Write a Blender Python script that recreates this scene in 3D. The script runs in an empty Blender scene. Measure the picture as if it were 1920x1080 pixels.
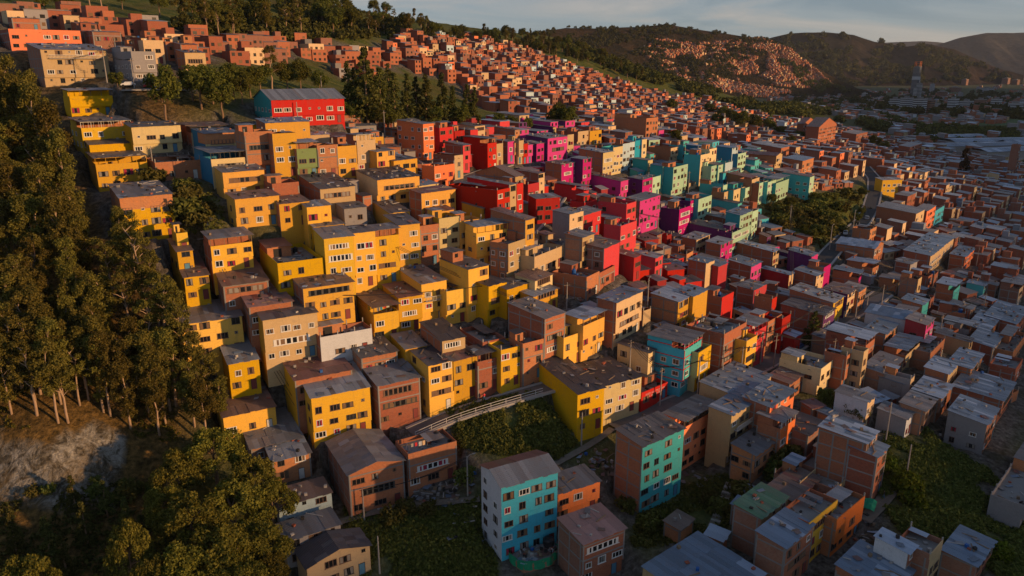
import bpy, math, random
import numpy as np
from mathutils import Vector, Matrix
from mathutils.bvhtree import BVHTree
random.seed(7); rng = np.random.default_rng(7)
R = math.radians
sc = bpy.context.scene
C = sc.collection

# ------------------------------------------------------------------ camera
PITCH, FPX = R(16.5), 1400.0
CT, ST = math.cos(PITCH), math.sin(PITCH)
cam = bpy.data.objects.new('camera', bpy.data.cameras.new('camera')); C.objects.link(cam)
cam.data.sensor_width = 36; cam.data.lens = 36*FPX/1920
cam.data.clip_start = 1; cam.data.clip_end = 40000
cam.rotation_euler = (R(90)-PITCH, 0, 0)
sc.camera = cam

def ray(u, v):                       # direction of a photo pixel (1920 x 1080), forward component 1
    a, m = (u-960)/FPX, (540-v)/FPX
    return Vector((a, CT+m*ST, m*CT-ST))
def at_depth(u, v, d): return ray(u, v)*d
def proj(p):
    d = p[1]*CT - p[2]*ST
    return 960+FPX*p[0]/d, 540-FPX*(p[1]*ST+p[2]*CT)/d, d

# ------------------------------------------------------------------ object helpers
def link(o, parent=None):
    C.objects.link(o)
    if parent is not None: o.parent = parent
    return o
def tag(o, label=None, cat=None, group=None, kind=None):
    if label: o['label'] = label
    if cat: o['category'] = cat
    if group: o['group'] = group
    if kind: o['kind'] = kind
    return o
def empty(name, loc, rz=0.0):
    o = bpy.data.objects.new(name, None); o.location = loc; o.rotation_euler = (0, 0, rz)
    o.empty_display_size = .5
    return link(o)
class MB:
    """collects faces with materials and links them as ONE mesh"""
    def __init__(s): s.v, s.f, s.m, s.mats = [], [], [], []
    def mi(s, mat):
        if mat not in s.mats: s.mats.append(mat)
        return s.mats.index(mat)
    def poly(s, pts, mat):
        i = len(s.v); s.v.extend([tuple(p) for p in pts]); s.f.append(tuple(range(i, i+len(pts)))); s.m.append(s.mi(mat))
    def hexa(s, p, mat, mats=None):
        """p: 8 corners, 0-3 bottom ccw, 4-7 top; mats = (bottom, top, front(y-), right(x+), back(y+), left(x-))"""
        i = len(s.v); s.v.extend([tuple(q) for q in p])
        F = ((0,3,2,1),(4,5,6,7),(0,1,5,4),(1,2,6,5),(2,3,7,6),(3,0,4,7))
        for k, f in enumerate(F):
            mm = mats[k] if mats else mat
            if mm is None: continue
            s.f.append(tuple(i+j for j in f)); s.m.append(s.mi(mm))
    def box(s, x0, x1, y0, y1, z0, z1, mat, mats=None):
        s.hexa([(x0,y0,z0),(x1,y0,z0),(x1,y1,z0),(x0,y1,z0),(x0,y0,z1),(x1,y0,z1),(x1,y1,z1),(x0,y1,z1)], mat, mats)
    def obox(s, c, ax, ay, az, mat):
        c, ax, ay, az = map(Vector, (c, ax, ay, az))
        s.hexa([c-ax-ay-az, c+ax-ay-az, c+ax+ay-az, c-ax+ay-az, c-ax-ay+az, c+ax-ay+az, c+ax+ay+az, c-ax+ay+az], mat)
    def tube(s, pts, rad, mat, n=6, cap=True):
        pts = [Vector(p) for p in pts]; rs = rad if isinstance(rad, (list, tuple)) else [rad]*len(pts)
        rings = []
        for k, p in enumerate(pts):
            d = (pts[min(k+1, len(pts)-1)]-pts[max(k-1, 0)]).normalized()
            e = d.orthogonal().normalized() if abs(d.z) < .99 else Vector((1,0,0))
            if abs(d.z) < .99: e = d.cross(Vector((0,0,1))).normalized()
            g = d.cross(e)
            i = len(s.v)
            for j in range(n):
                t = 2*math.pi*j/n; s.v.append(tuple(p+(e*math.cos(t)+g*math.sin(t))*rs[k]))
            rings.append(i)
        m = s.mi(mat)
        for a, b in zip(rings, rings[1:]):
            for j in range(n):
                s.f.append((a+j, a+(j+1)%n, b+(j+1)%n, b+j)); s.m.append(m)
        if cap:
            s.f.append(tuple(rings[0]+j for j in range(n))[::-1]); s.m.append(m)
            s.f.append(tuple(rings[-1]+j for j in range(n))); s.m.append(m)
    def mesh(s, name, smooth=False):
        me = bpy.data.meshes.new(name); me.from_pydata(s.v, [], s.f)
        for m in s.mats: me.materials.append(m)
        me.polygons.foreach_set('material_index', s.m)
        if smooth: me.polygons.foreach_set('use_smooth', [True]*len(s.f))
        me.update(); return me
    def build(s, name, parent=None, smooth=False):
        return link(bpy.data.objects.new(name, s.mesh(name, smooth)), parent)
def np_mesh(name, V, F, mats, mi=None, smooth=False):
    """fast mesh from arrays; F is (n, k)"""
    me = bpy.data.meshes.new(name); V = np.asarray(V, np.float32); F = np.asarray(F, np.int32)
    n, k = F.shape
    me.vertices.add(len(V)); me.vertices.foreach_set('co', V.ravel())
    me.loops.add(n*k); me.loops.foreach_set('vertex_index', F.ravel())
    me.polygons.add(n); me.polygons.foreach_set('loop_start', np.arange(0, n*k, k, dtype=np.int32))
    try: me.polygons.foreach_set('loop_total', np.full(n, k, np.int32))
    except Exception: pass
    for m in mats: me.materials.append(m)
    if mi is not None: me.polygons.foreach_set('material_index', np.asarray(mi, np.int32))
    if smooth: me.polygons.foreach_set('use_smooth', np.ones(n, bool))
    me.update(calc_edges=True); me.validate(); return me

# ------------------------------------------------------------------ materials
def mat_base(name):
    m = bpy.data.materials.new(name); m.use_nodes = True
    nt = m.node_tree; b = nt.nodes['Principled BSDF']
    return m, nt, b
def N(nt, t, **kw):
    n = nt.nodes.new(t)
    for k, v in kw.items(): setattr(n, k, v)
    return n
def ramp(nt, stops):
    n = nt.nodes.new('ShaderNodeValToRGB'); e = n.color_ramp.elements
    while len(e) < len(stops): e.new(.5)
    for k, (p, c) in enumerate(stops):
        e[k].position = p; e[k].color = (*c, 1) if len(c) == 3 else c
    return n
def mixc(nt, fac, a, b, mode='MIX'):
    n = nt.nodes.new('ShaderNodeMix'); n.data_type = 'RGBA'; n.blend_type = mode
    for i, x in ((0, fac), (6, a), (7, b)):
        if hasattr(x, 'is_linked') or hasattr(x, 'links'): nt.links.new(x, n.inputs[i])
        elif isinstance(x, (tuple, list)): n.inputs[i].default_value = (*x, 1) if len(x) == 3 else x
        else: n.inputs[i].default_value = x
    return n.outputs[2]
def noise(nt, vec, scale, detail=4, rough=.55, dist=0.0):
    n = N(nt, 'ShaderNodeTexNoise'); n.inputs['Scale'].default_value = scale; n.inputs['Detail'].default_value = detail
    n.inputs['Roughness'].default_value = rough; n.inputs['Distortion'].default_value = dist
    if vec is not None: nt.links.new(vec, n.inputs['Vector'])
    return n.outputs['Fac']
def mapping(nt, vec, scale=(1,1,1)):
    n = N(nt, 'ShaderNodeMapping'); n.inputs['Scale'].default_value = scale; nt.links.new(vec, n.inputs['Vector']); return n.outputs[0]
def geo_pos(nt): return N(nt, 'ShaderNodeNewGeometry').outputs['Position']
def rnd_obj(nt): return N(nt, 'ShaderNodeObjectInfo').outputs['Random']
def hsv(nt, col, h=.5, s=1.0, v=1.0):
    n = N(nt, 'ShaderNodeHueSaturation')
    nt.links.new(col, n.inputs['Color'])
    for k, x in (('Hue', h), ('Saturation', s), ('Value', v)):
        if hasattr(x, 'links'): nt.links.new(x, n.inputs[k])
        else: n.inputs[k].default_value = x
    return n.outputs[0]
def mrange(nt, x, a, b, c, d):
    n = N(nt, 'ShaderNodeMapRange'); nt.links.new(x, n.inputs[0])
    for i, q in enumerate((a, b, c, d)): n.inputs[i+1].default_value = q
    return n.outputs[0]

def paint(name, col, rough=.85, wear=.75, dirt=(.16,.14,.12)):
    m, nt, b = mat_base(name); p = geo_pos(nt)
    blot = noise(nt, p, .35, 5, .6)
    streak = noise(nt, mapping(nt, p, (1.6, 1.6, .18)), 1.0, 5, .65)
    fine = noise(nt, p, 5.0, 3)
    c1 = mixc(nt, mrange(nt, blot, .3, .75, 0, .35*wear), col, tuple(min(1, x*.74+.012) for x in col))
    c2 = mixc(nt, mrange(nt, streak, .54, .84, 0, .45*wear), c1, dirt)
    pat = noise(nt, mapping(nt, p, (1, 1, 1.7)), .8, 7, .72, .6)
    c2 = mixc(nt, mrange(nt, pat, .53, .66, 0, .6*wear), c2, tuple(min(1, x*.62+.035+.05*min(col[0], col[1])) for x in col))
    c2 = mixc(nt, mrange(nt, pat, .32, .43, .5*wear, 0), c2, tuple(x*.5 for x in col))
    c3 = hsv(nt, c2, .5, 1.0, mrange(nt, fine, .25, .75, .9, 1.08))
    c4 = hsv(nt, c3, mrange(nt, rnd_obj(nt), 0, 1, .497, .507), mrange(nt, rnd_obj(nt), 0, 1, .92, 1.03), mrange(nt, rnd_obj(nt), 0, 1, 1.1, .8))
    nt.links.new(c4, b.inputs['Base Color']); b.inputs['Roughness'].default_value = rough
    b.inputs['Specular IOR Level'].default_value = .25
    return m
def brick(name, c1, c2, mortar, wear=.5):
    m, nt, b = mat_base(name)
    p = geo_pos(nt); tc = N(nt, 'ShaderNodeTexCoord').outputs['Object']
    sx = N(nt, 'ShaderNodeSeparateXYZ'); nt.links.new(tc, sx.inputs[0])
    ad = N(nt, 'ShaderNodeMath', operation='ADD'); nt.links.new(sx.outputs[0], ad.inputs[0]); nt.links.new(sx.outputs[1], ad.inputs[1])
    cb = N(nt, 'ShaderNodeCombineXYZ'); nt.links.new(ad.outputs[0], cb.inputs[0]); nt.links.new(sx.outputs[2], cb.inputs[1])
    bt = N(nt, 'ShaderNodeTexBrick'); nt.links.new(cb.outputs[0], bt.inputs['Vector'])
    bt.inputs['Scale'].default_value = 1.0; bt.inputs['Brick Width'].default_value = .34; bt.inputs['Row Height'].default_value = .22
    bt.inputs['Mortar Size'].default_value = .018; bt.inputs['Bias'].default_value = 0.0
    bt.inputs['Color1'].default_value = (*c1, 1); bt.inputs['Color2'].default_value = (*c2, 1); bt.inputs['Mortar'].default_value = (*mortar, 1)
    blot = noise(nt, p, .5, 5, .65)
    x = mixc(nt, mrange(nt, blot, .42, .72, 0, .55*wear), bt.outputs['Color'], mortar)
    st = noise(nt, mapping(nt, p, (1.3, 1.3, .15)), 1.0, 4, .6)
    x = mixc(nt, mrange(nt, st, .56, .75, 0, .5*wear), x, (.09, .075, .065))
    x = hsv(nt, x, mrange(nt, rnd_obj(nt), 0, 1, .49, .512), 1.0, mrange(nt, rnd_obj(nt), 0, 1, .8, 1.15))
    nt.links.new(x, b.inputs['Base Color']); b.inputs['Roughness'].default_value = .9; b.inputs['Specular IOR Level'].default_value = .15
    return m
def sheet(name, col, rust=.3, rough=.5, metal=.0):
    m, nt, b = mat_base(name); p = geo_pos(nt)
    isl = N(nt, 'ShaderNodeNewGeometry').outputs['Random Per Island']
    blot = noise(nt, p, .9, 6, .7, .5); sp = noise(nt, p, 4.5, 4, .6)
    x = hsv(nt, mixc(nt, 0.0, col, col), .5, 1.0, mrange(nt, isl, 0, 1, .78, 1.2))
    x = mixc(nt, mrange(nt, blot, .5, .68, 0, rust), x, (.17, .085, .05))
    x = mixc(nt, mrange(nt, sp, .55, .75, 0, .4), x, tuple(c*.45 for c in col))
    nt.links.new(x, b.inputs['Base Color']); b.inputs['Roughness'].default_value = rough; b.inputs['Metallic'].default_value = metal
    b.inputs['Specular IOR Level'].default_value = .4
    tc = N(nt, 'ShaderNodeTexCoord').outputs['Object']
    w = N(nt, 'ShaderNodeTexWave'); w.inputs['Scale'].default_value = 1.6; w.bands_direction = 'X'; nt.links.new(tc, w.inputs['Vector'])
    bp = N(nt, 'ShaderNodeBump'); bp.inputs['Strength'].default_value = .5; bp.inputs['Distance'].default_value = .08
    nt.links.new(w.outputs['Fac'], bp.inputs['Height']); nt.links.new(bp.outputs[0], b.inputs['Normal'])
    return m
def plain(name, col, rough=.7, metal=0.0, spec=.3, var=.25, scale=1.5):
    m, nt, b = mat_base(name); p = geo_pos(nt)
    x = hsv(nt, mixc(nt, noise(nt, p, scale, 5, .6), tuple(c*(1-var) for c in col), tuple(min(1, c*(1+var)) for c in col)), .5, 1, 1)
    nt.links.new(x, b.inputs['Base Color']); b.inputs['Roughness'].default_value = rough
    b.inputs['Metallic'].default_value = metal; b.inputs['Specular IOR Level'].default_value = spec
    return m
def leafmat(name, dark, light, transl=.25, hue=.02):
    m = bpy.data.materials.new(name); m.use_nodes = True; nt = m.node_tree
    nt.nodes.remove(nt.nodes['Principled BSDF']); out = nt.nodes['Material Output']
    isl = N(nt, 'ShaderNodeNewGeometry').outputs['Random Per Island']; p = geo_pos(nt)
    f = noise(nt, p, .35, 3, .6)
    a = N(nt, 'ShaderNodeMath', operation='ADD'); nt.links.new(isl, a.inputs[0]); nt.links.new(f, a.inputs[1])
    x = mixc(nt, mrange(nt, a.outputs[0], .35, 1.35, 0, 1), dark, light)
    x = hsv(nt, x, mrange(nt, rnd_obj(nt), 0, 1, .5-hue, .5+hue), 1, mrange(nt, rnd_obj(nt), 0, 1, .75, 1.2))
    d = N(nt, 'ShaderNodeBsdfDiffuse'); t = N(nt, 'ShaderNodeBsdfTranslucent'); mx = N(nt, 'ShaderNodeMixShader')
    nt.links.new(x, d.inputs[0]); nt.links.new(x, t.inputs[0]); mx.inputs[0].default_value = transl
    nt.links.new(d.outputs[0], mx.inputs[1]); nt.links.new(t.outputs[0], mx.inputs[2]); nt.links.new(mx.outputs[0], out.inputs[0])
    return m

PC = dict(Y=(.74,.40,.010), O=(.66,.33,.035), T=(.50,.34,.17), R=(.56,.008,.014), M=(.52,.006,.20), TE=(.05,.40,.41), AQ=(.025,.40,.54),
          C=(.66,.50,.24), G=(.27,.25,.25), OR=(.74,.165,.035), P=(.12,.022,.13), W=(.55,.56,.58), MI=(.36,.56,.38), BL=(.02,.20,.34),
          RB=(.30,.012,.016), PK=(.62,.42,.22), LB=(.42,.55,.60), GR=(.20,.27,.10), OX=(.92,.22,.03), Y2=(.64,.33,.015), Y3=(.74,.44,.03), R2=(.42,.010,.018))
M = {k: paint('paint_'+n, PC[k]) for k, n in dict(Y='yellow', O='ochre', T='tan', R='red', M='magenta', TE='teal', AQ='aqua', C='cream', G='grey_render',
     OR='orange', P='purple', W='white', MI='mint', BL='blue', RB='dark_red', PK='peach', LB='pale_blue', GR='olive', OX='bright_orange', Y2='deep_yellow', Y3='pale_yellow', R2='crimson').items()}
M['B'] = brick('bare_brick', (.42,.125,.052), (.32,.095,.045), (.27,.17,.12))
M['B2'] = brick('orange_brick', (.52,.17,.062), (.42,.13,.05), (.32,.20,.14))
M['B3'] = brick('dull_brick', (.30,.105,.06), (.34,.15,.09), (.25,.18,.14), .8)
M['conc'] = paint('concrete', (.24,.22,.205), .9, .8)
M['conc2'] = paint('pale_concrete', (.34,.31,.28), .9, .7)
SH = {'s': [sheet('zinc_sheet', (.165,.175,.195), .25), sheet('zinc_sheet_dull', (.13,.13,.14), .3), sheet('zinc_sheet_pale', (.23,.25,.28), .15), sheet('fibre_sheet', (.19,.17,.165), .3)],
      'd': [sheet('dark_sheet', (.075,.075,.085), .2), sheet('dark_sheet_worn', (.10,.095,.10), .35), sheet('black_sheet', (.045,.045,.055), .15)],
      'r': [sheet('rusty_sheet', (.17,.11,.095), .7), sheet('brown_sheet', (.15,.105,.09), .5), sheet('maroon_sheet', (.16,.075,.07), .4)],
      'b': [sheet('blue_zinc_sheet', (.145,.195,.265), .08, .45), sheet('blue_zinc_worn', (.115,.155,.21), .2, .45), sheet('bright_zinc', (.27,.325,.41), .06, .42)],
      'v': [sheet('green_sheet', (.06,.15,.085), .15), sheet('green_sheet_worn', (.08,.16,.10), .3)],
      'm': [sheet('red_sheet', (.22,.075,.06), .3), sheet('pink_sheet', (.30,.17,.15), .2)]}
M['glass'], nt, b = mat_base('window_glass')
b.inputs['Base Color'].default_value = (.012,.013,.016,1); b.inputs['Roughness'].default_value = .12
M['curtain'] = plain('curtain_pale', (.24,.21,.18), .9)
M['curtain_red'] = plain('curtain_red', (.30,.02,.05), .9)
M['curtain_tan'] = plain('curtain_tan', (.17,.10,.055), .9)
M['frame_w'] = plain('frame_white', (.62,.60,.56), .6, var=.1)
M['frame_d'] = plain('frame_dark', (.06,.055,.05), .6)
M['frame_b'] = plain('frame_brown', (.16,.09,.06), .6)
M['dark'] = plain('dark_opening', (.03,.027,.025), .9)
M['wood'] = plain('weathered_wood', (.20,.14,.09), .9)
M['pole'] = plain('pole_concrete', (.30,.27,.24), .9)
M['wire'] = plain('wire_black', (.02,.02,.02), .8)
M['door_w'] = plain('door_white', (.55,.52,.47), .6); M['door_r'] = plain('door_maroon', (.20,.04,.035), .6); M['door_b'] = plain('door_blue', (.08,.20,.30), .6)
M['rail'] = plain('rail_white', (.60,.57,.52), .5)
M['tank_k'] = plain('tank_black', (.02,.02,.022), .45); M['tank_b'] = plain('tank_blue', (.02,.10,.32), .45)
M['tarp'] = plain('tarp_green', (.015,.25,.12), .6, var=.35, scale=2)
M['bark'] = plain('bark', (.20,.125,.075), .95, var=.4); M['bark_p'] = plain('bark_pale', (.34,.23,.15), .95, var=.4)
# ------------------------------------------------------------------ terrain: one sheet, fitted to distances read from storey heights
CTRL = [  # photo pixel u, v and depth of the ground there (m)
 (975,990,130),(1240,905,150),(620,800,143),(680,920,134),(540,640,146),(740,600,164),(300,450,156),(230,340,180),(600,500,160),
 (255,165,209),(555,225,218),(540,290,191),(785,300,232),(455,420,165),(970,480,178),(1110,490,190),(1220,400,255),(1160,630,166),(1265,720,162),
 (1430,660,190),(1500,560,230),(1700,440,310),(1600,880,141),(1560,1000,131),(1250,260,330),(1500,350,318),(1600,300,420),(960,150,570),(800,85,650),
 (1150,150,760),(1250,190,780),(900,60,820),(1050,72,900),(740,20,560),(100,20,300),(1330,170,950),(1400,215,800),(1500,240,720),(1400,290,420),
 (60,800,125),(420,800,142),(230,640,148),(100,450,165),(50,250,200),(0,944,123),(100,945,123),(200,938,126),(100,1050,114),(300,1060,111),(600,1070,122),(975,1075,123),(1300,1060,122),
 (1500,1075,122),(1850,1000,131),(1750,850,152),(1880,720,190),(1800,600,228),(1900,500,290),(1850,430,365),(100,62,262),(0,40,250),(400,0,430),(0,0,330),(560,60,400),(300,40,300),
 (860,240,255),(900,300,245),(1050,280,285),(1020,340,250),(870,400,195),(1320,420,270),(1400,460,255),(1540,400,300),(1580,460,262),(1350,560,205),(1330,780,158),(1560,720,172),
 (1700,640,195),(1640,560,225),(700,180,330),(650,130,380),(840,180,420),(1100,230,420),(700,720,150),(860,780,148),(1100,800,148),(950,860,138),(850,940,133),(1700,330,520),(1900,360,470),
 (1800,270,800),(1600,250,800),(1720,215,1150),(1900,215,1150),(1500,205,1100),(170,230,200),(330,300,190),(400,210,212),(470,110,300),(330,110,255),(1660,1060,123),(1100,130,780),(700,90,560),(600,20,470)]
EXTRA = [(-700,300,90),(-500,150,10),(-600,800,120),(-300,40,-55),(-120,20,-72),(0,20,-88),(120,30,-84),(300,40,-84),(500,200,-80),(900,500,-76),(900,900,-76),(1500,900,-76),
 (900,1600,-76),(200,1600,-70),(600,1600,-76),(-300,1300,55),(-700,1500,90),(0,1500,18),(0,2200,-10),(-900,2600,90),(800,2600,-76),(1800,2600,-76),(3000,2600,-76),(400,4000,-60),(2500,4500,-76),(-2000,4500,60),(5000,4500,-76),(0,8500,-60),(5000,8500,-76),(-6000,8500,40),(-250,620,85),(-90,60,-70),(60,60,-86)]
P3 = []
for u, v, d in CTRL:
    p = ray(u, v)*d; P3.append((p.x, p.y, p.z))
P3 = np.array(P3+EXTRA, float)
def warp(x, y): return np.stack([np.asarray(x)/(np.asarray(y)+120.)*1.0, np.log(np.asarray(y)+120.)], -1)
W3 = warp(P3[:,0], P3[:,1]); RC = .03
def phi(d2): return np.sqrt(d2+RC*RC)
A_ = phi(((W3[:,None]-W3[None])**2).sum(-1)); n_ = len(P3)
A_ = np.block([[A_-np.eye(n_)*.012, np.ones((n_,1))],[np.ones((1,n_)), np.zeros((1,1))]])
COEF = np.linalg.solve(A_, np.append(P3[:,2], 0.))
def zfun(x, y):
    q = warp(x, y); sh = q.shape[:-1]; q = q.reshape(-1, 2); out = np.empty(len(q))
    for i in range(0, len(q), 40000):
        d2 = ((q[i:i+40000,None]-W3[None])**2).sum(-1); out[i:i+40000] = phi(d2)@COEF[:-1]+COEF[-1]
    return out.reshape(sh)
def vnoise(x, y, seed=0):
    """value noise on arrays"""
    xi, yi = np.floor(x).astype(np.int64), np.floor(y).astype(np.int64); fx, fy = x-xi, y-yi
    fx, fy = fx*fx*(3-2*fx), fy*fy*(3-2*fy)
    def h(a, b):
        n = (a*374761393+b*668265263+seed*974711)&0x7fffffff; n = ((n^(n>>13))*1274126177)&0x7fffffff
        return ((n^(n>>16))&0xffff)/65535.
    return (h(xi,yi)*(1-fx)+h(xi+1,yi)*fx)*(1-fy)+(h(xi,yi+1)*(1-fx)+h(xi+1,yi+1)*fx)*fy
def fbm(x, y, oct=4, seed=0):
    s, a, t = 0, 1., 0
    for k in range(oct): s = s+a*vnoise(x*2**k, y*2**k, seed+k); t += a; a *= .5
    return s/t-.5
NT, NR = 620, 520
TT = np.linspace(-1.5, 1.7, NT); RR = np.exp(np.linspace(math.log(150.), math.log(9500.), NR))-120
GX = TT[None]*(RR[:,None]+120); GY = np.repeat(RR[:,None], NT, 1)
GZ = zfun(GX, GY)
GZ = GZ+fbm(GX/6, GY/6, 3)*.7+fbm(GX/40, GY/40, 3, 5)*np.clip((GY-250)/400, 0, 1)*6*np.clip((GZ+72)/40, 0, 1)
idx = np.arange(NR*NT).reshape(NR, NT)
GF = np.stack([idx[:-1,:-1], idx[:-1,1:], idx[1:,1:], idx[1:,:-1]], -1).reshape(-1, 4)
def make_bvh(V, F): return BVHTree.FromPolygons([tuple(v) for v in V], [tuple(int(i) for i in f) for f in F])
sub = (slice(None, None, 2), slice(None, None, 2))
def bvh_of(z, st=2):
    X, Y, Z = GX[::st,::st], GY[::st,::st], z[::st,::st]; nr, nt_ = X.shape
    i = np.arange(nr*nt_).reshape(nr, nt_)
    F = np.stack([i[:-1,:-1], i[:-1,1:], i[1:,1:], i[1:,:-1]], -1).reshape(-1, 4)
    return make_bvh(np.stack([X, Y, Z], -1).reshape(-1, 3), F)
BV = bvh_of(GZ, 2)
def hit(u, v, h=0.0, bv=None):
    """ground point that lies h below the ray through a pixel"""
    r = (bv or BV).ray_cast(Vector((0,0,-h)), ray(u, v).normalized(), 20000)
    return r[0]
def zat(x, y, bv=None):
    r = (bv or BV).ray_cast(Vector((x, y, 3000)), Vector((0,0,-1)), 6000); return r[0].z if r[0] else -76.0
CUTS = []       # (origin, ax, ay, W, D, z) terraces under the houses
# ------------------------------------------------------------------ houses
ST_H = 2.6
YAW = [(600,800,63),(975,950,63),(1100,740,60),(600,480,60),(750,600,61),(900,620,58),(970,480,32),(1110,490,32),(1180,580,38),(1265,670,38),(1400,640,42),(1600,850,42),(1600,1000,48),
 (1380,850,45),(1700,440,40),(500,280,55),(785,260,38),(250,150,45),(200,340,56),(1000,300,37),(1200,300,36),(1400,330,37),(1220,400,36),(1750,700,42),(900,370,36),(860,430,58),(700,420,60),(1050,950,60),(400,600,62),(1250,150,40),(900,120,42)]
YW = np.array(YAW, float)
def yaw_at(u, v):
    d = (YW[:,0]-u)**2+((YW[:,1]-v)*1.4)**2+400; w = 1/d**1.5; return float((w*YW[:,2]).sum()/w.sum())
FR = {}
def window_mesh(frame, pane, near, bars):
    """unit window 1 x 1 centred in x, z from 0 to 1, front towards -y; frame mesh and pane mesh"""
    k = (frame, pane, near, bars)
    if k in FR: return FR[k]
    f, p = MB(), MB(); fm = M[frame]; t = .085 if frame == 'frame_w' else .05; y0, y1 = -.06, .02
    f.box(-.5,.5,y0,y1,0,t,fm); f.box(-.5,.5,y0,y1,1-t,1,fm); f.box(-.5,-.5+t,y0,y1,t,1-t,fm); f.box(.5-t,.5,y0,y1,t,1-t,fm)
    for b in range(bars):
        x = -.5+(b+1)/(bars+1); f.box(x-.025,x+.025,y0+.02,y1,t,1-t,fm)
    f.box(-.54,.54,-.11,y1,-.05,0,fm)
    q = p if near else f
    q.poly([(-.5+t,-.012,t),(.5-t,-.012,t),(.5-t,-.012,1-t),(-.5+t,-.012,1-t)], M['glass'])
    if pane: 
        cu = M[pane]; s = .012
        q.poly([(-.5+t,-.012-s,t),(-.16,-.012-s,t),(-.22,-.012-s,1-t),(-.5+t,-.012-s,1-t)], cu)
        q.poly([(.2,-.012-s,t),(.5-t,-.012-s,t),(.5-t,-.012-s,1-t),(.14,-.012-s,1-t)], cu)
    FR[k] = (f.mesh('window'), p.mesh('pane') if near else None); return FR[k]
NWIN = [0]
def add_window(root, x, y, z, w, h, near, side=False, white=None, rnd=random):
    fr = white or rnd.choice(['frame_d','frame_d','frame_b','frame_b','frame_w'])
    pn = rnd.choice([None,None,'curtain','curtain_tan','curtain','curtain_tan',None,'curtain_red' if rnd.random()<.5 else None])
    f, p = window_mesh(fr, pn, near, 1 if w < 1.9 else 2 if w < 3 else 5)
    o = link(bpy.data.objects.new('window', f), root); o.location = (x, y, z); o.scale = (w, 1, h)
    if side: o.rotation_euler = (0, 0, R(-90))
    if p: link(bpy.data.objects.new('pane', p), o)
    NWIN[0] += 1
DM = {}
def add_door(root, x, y, z, mat, w=.95, h=2.05):
    if mat not in DM:
        b = MB(); m = M[mat]
        b.box(-.5,.5,-.05,.0,0,1,m); b.box(-.56,-.5,-.09,0,0,1.03,M['frame_d']); b.box(.5,.56,-.09,0,0,1.03,M['frame_d']); b.box(-.56,.56,-.09,0,1,1.04,M['frame_d'])
        DM[mat] = b.mesh('door')
    o = link(bpy.data.objects.new('door', DM[mat]), root); o.location = (x, y, z); o.scale = (w, 1, h)

def sheets(b, fn, x0, x1, y0, y1, mats, pw=1.1, pl=2.6, rnd=random, th=.035, jit=.05, gaps=0.0):
    """a roof skin of overlapping sheets; fn(x, y) = height"""
    nx, ny = max(1, round((x1-x0)/pw)), max(1, round((y1-y0)/pl))
    base = rnd.choice(mats)
    for j in range(ny):
        for i in range(nx):
            if gaps and rnd.random() < gaps: continue
            a0, a1 = x0+(x1-x0)*i/nx, x0+(x1-x0)*(i+1)/nx+.06; c0, c1 = y0+(y1-y0)*j/ny-.12, y0+(y1-y0)*(j+1)/ny
            if i == nx-1: a1 = x1+rnd.uniform(-.05,.15)
            if j == 0: c0 = y0+rnd.uniform(-.18,.1)
            z = rnd.uniform(0, jit)+.012*((i+j)%2); tl = rnd.uniform(-.02,.02)
            m = base if rnd.random() < .78 else rnd.choice(mats)
            b.hexa([(a0,c0,fn(a0,c0)+z),(a1,c0,fn(a1,c0)+z+tl),(a1,c1,fn(a1,c1)+z+tl),(a0,c1,fn(a0,c1)+z),
                    (a0,c0,fn(a0,c0)+z+th),(a1,c0,fn(a1,c0)+z+th+tl),(a1,c1,fn(a1,c1)+z+th+tl),(a0,c1,fn(a0,c1)+z+th)], m)
DEBRIS = MB()
def debris(mw, x0, x1, y0, y1, fz, n, rnd=random):
    """loose bricks, planks, tyres and rubble lying about, gathered in one mass"""
    for _ in range(n):
        x, y = rnd.uniform(x0, x1), rnd.uniform(y0, y1); c = mw@Vector((x, y, fz(x, y))); a = rnd.uniform(0, 6.28)
        k = rnd.random(); ax = Vector((math.cos(a), math.sin(a), 0)); ay = Vector((-math.sin(a), math.cos(a), rnd.uniform(-.2,.2)))
        if k < .3: DEBRIS.obox(c+Vector((0,0,.06)), ax*rnd.uniform(.6,1.6), ay*.09, Vector((0,0,.05)), rnd.choice([M['wood'], M['wood'], M['conc2']]))
        elif k < .6: DEBRIS.obox(c+Vector((0,0,.1)), ax*rnd.uniform(.15,.4), ay*rnd.uniform(.1,.3), Vector((0,0,rnd.uniform(.08,.22))), rnd.choice([M['B'], M['conc2'], M['conc'], M['dark']]))
        elif k < .85: DEBRIS.obox(c+Vector((0,0,.1)), ax*rnd.uniform(.4,.9), ay*rnd.uniform(.3,.6), Vector((rnd.uniform(-.1,.1),0,.02)), rnd.choice(SH['s']+SH['b']+SH['r']))
        else: DEBRIS.obox(c+Vector((0,0,.25)), ax*.25, ay*.25, Vector((0,0,.25)), rnd.choice([M['conc2'], M['dark'], M['wood'], M['tank_b'] if rnd.random() < .3 else M['conc']]))

HOUSES = []      # (pixel u, v, depth, short name) for the label maker
OCX, OCY = -500, -10
OCC = np.zeros((1900, 1900), bool)
def occ_rect(o, ax, ay, W, D, shrink=0.0):
    n, m = max(2, int(W/.6)+1), max(2, int(D/.6)+1)
    a, b_ = np.meshgrid(np.linspace(shrink, W-shrink, n), np.linspace(shrink, D-shrink, m))
    x = o[0]+a*ax[0]+b_*ay[0]; y = o[1]+a*ax[1]+b_*ay[1]
    return np.clip((x-OCX).astype(int), 0, 1899), np.clip((y-OCY).astype(int), 0, 1899)

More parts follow.
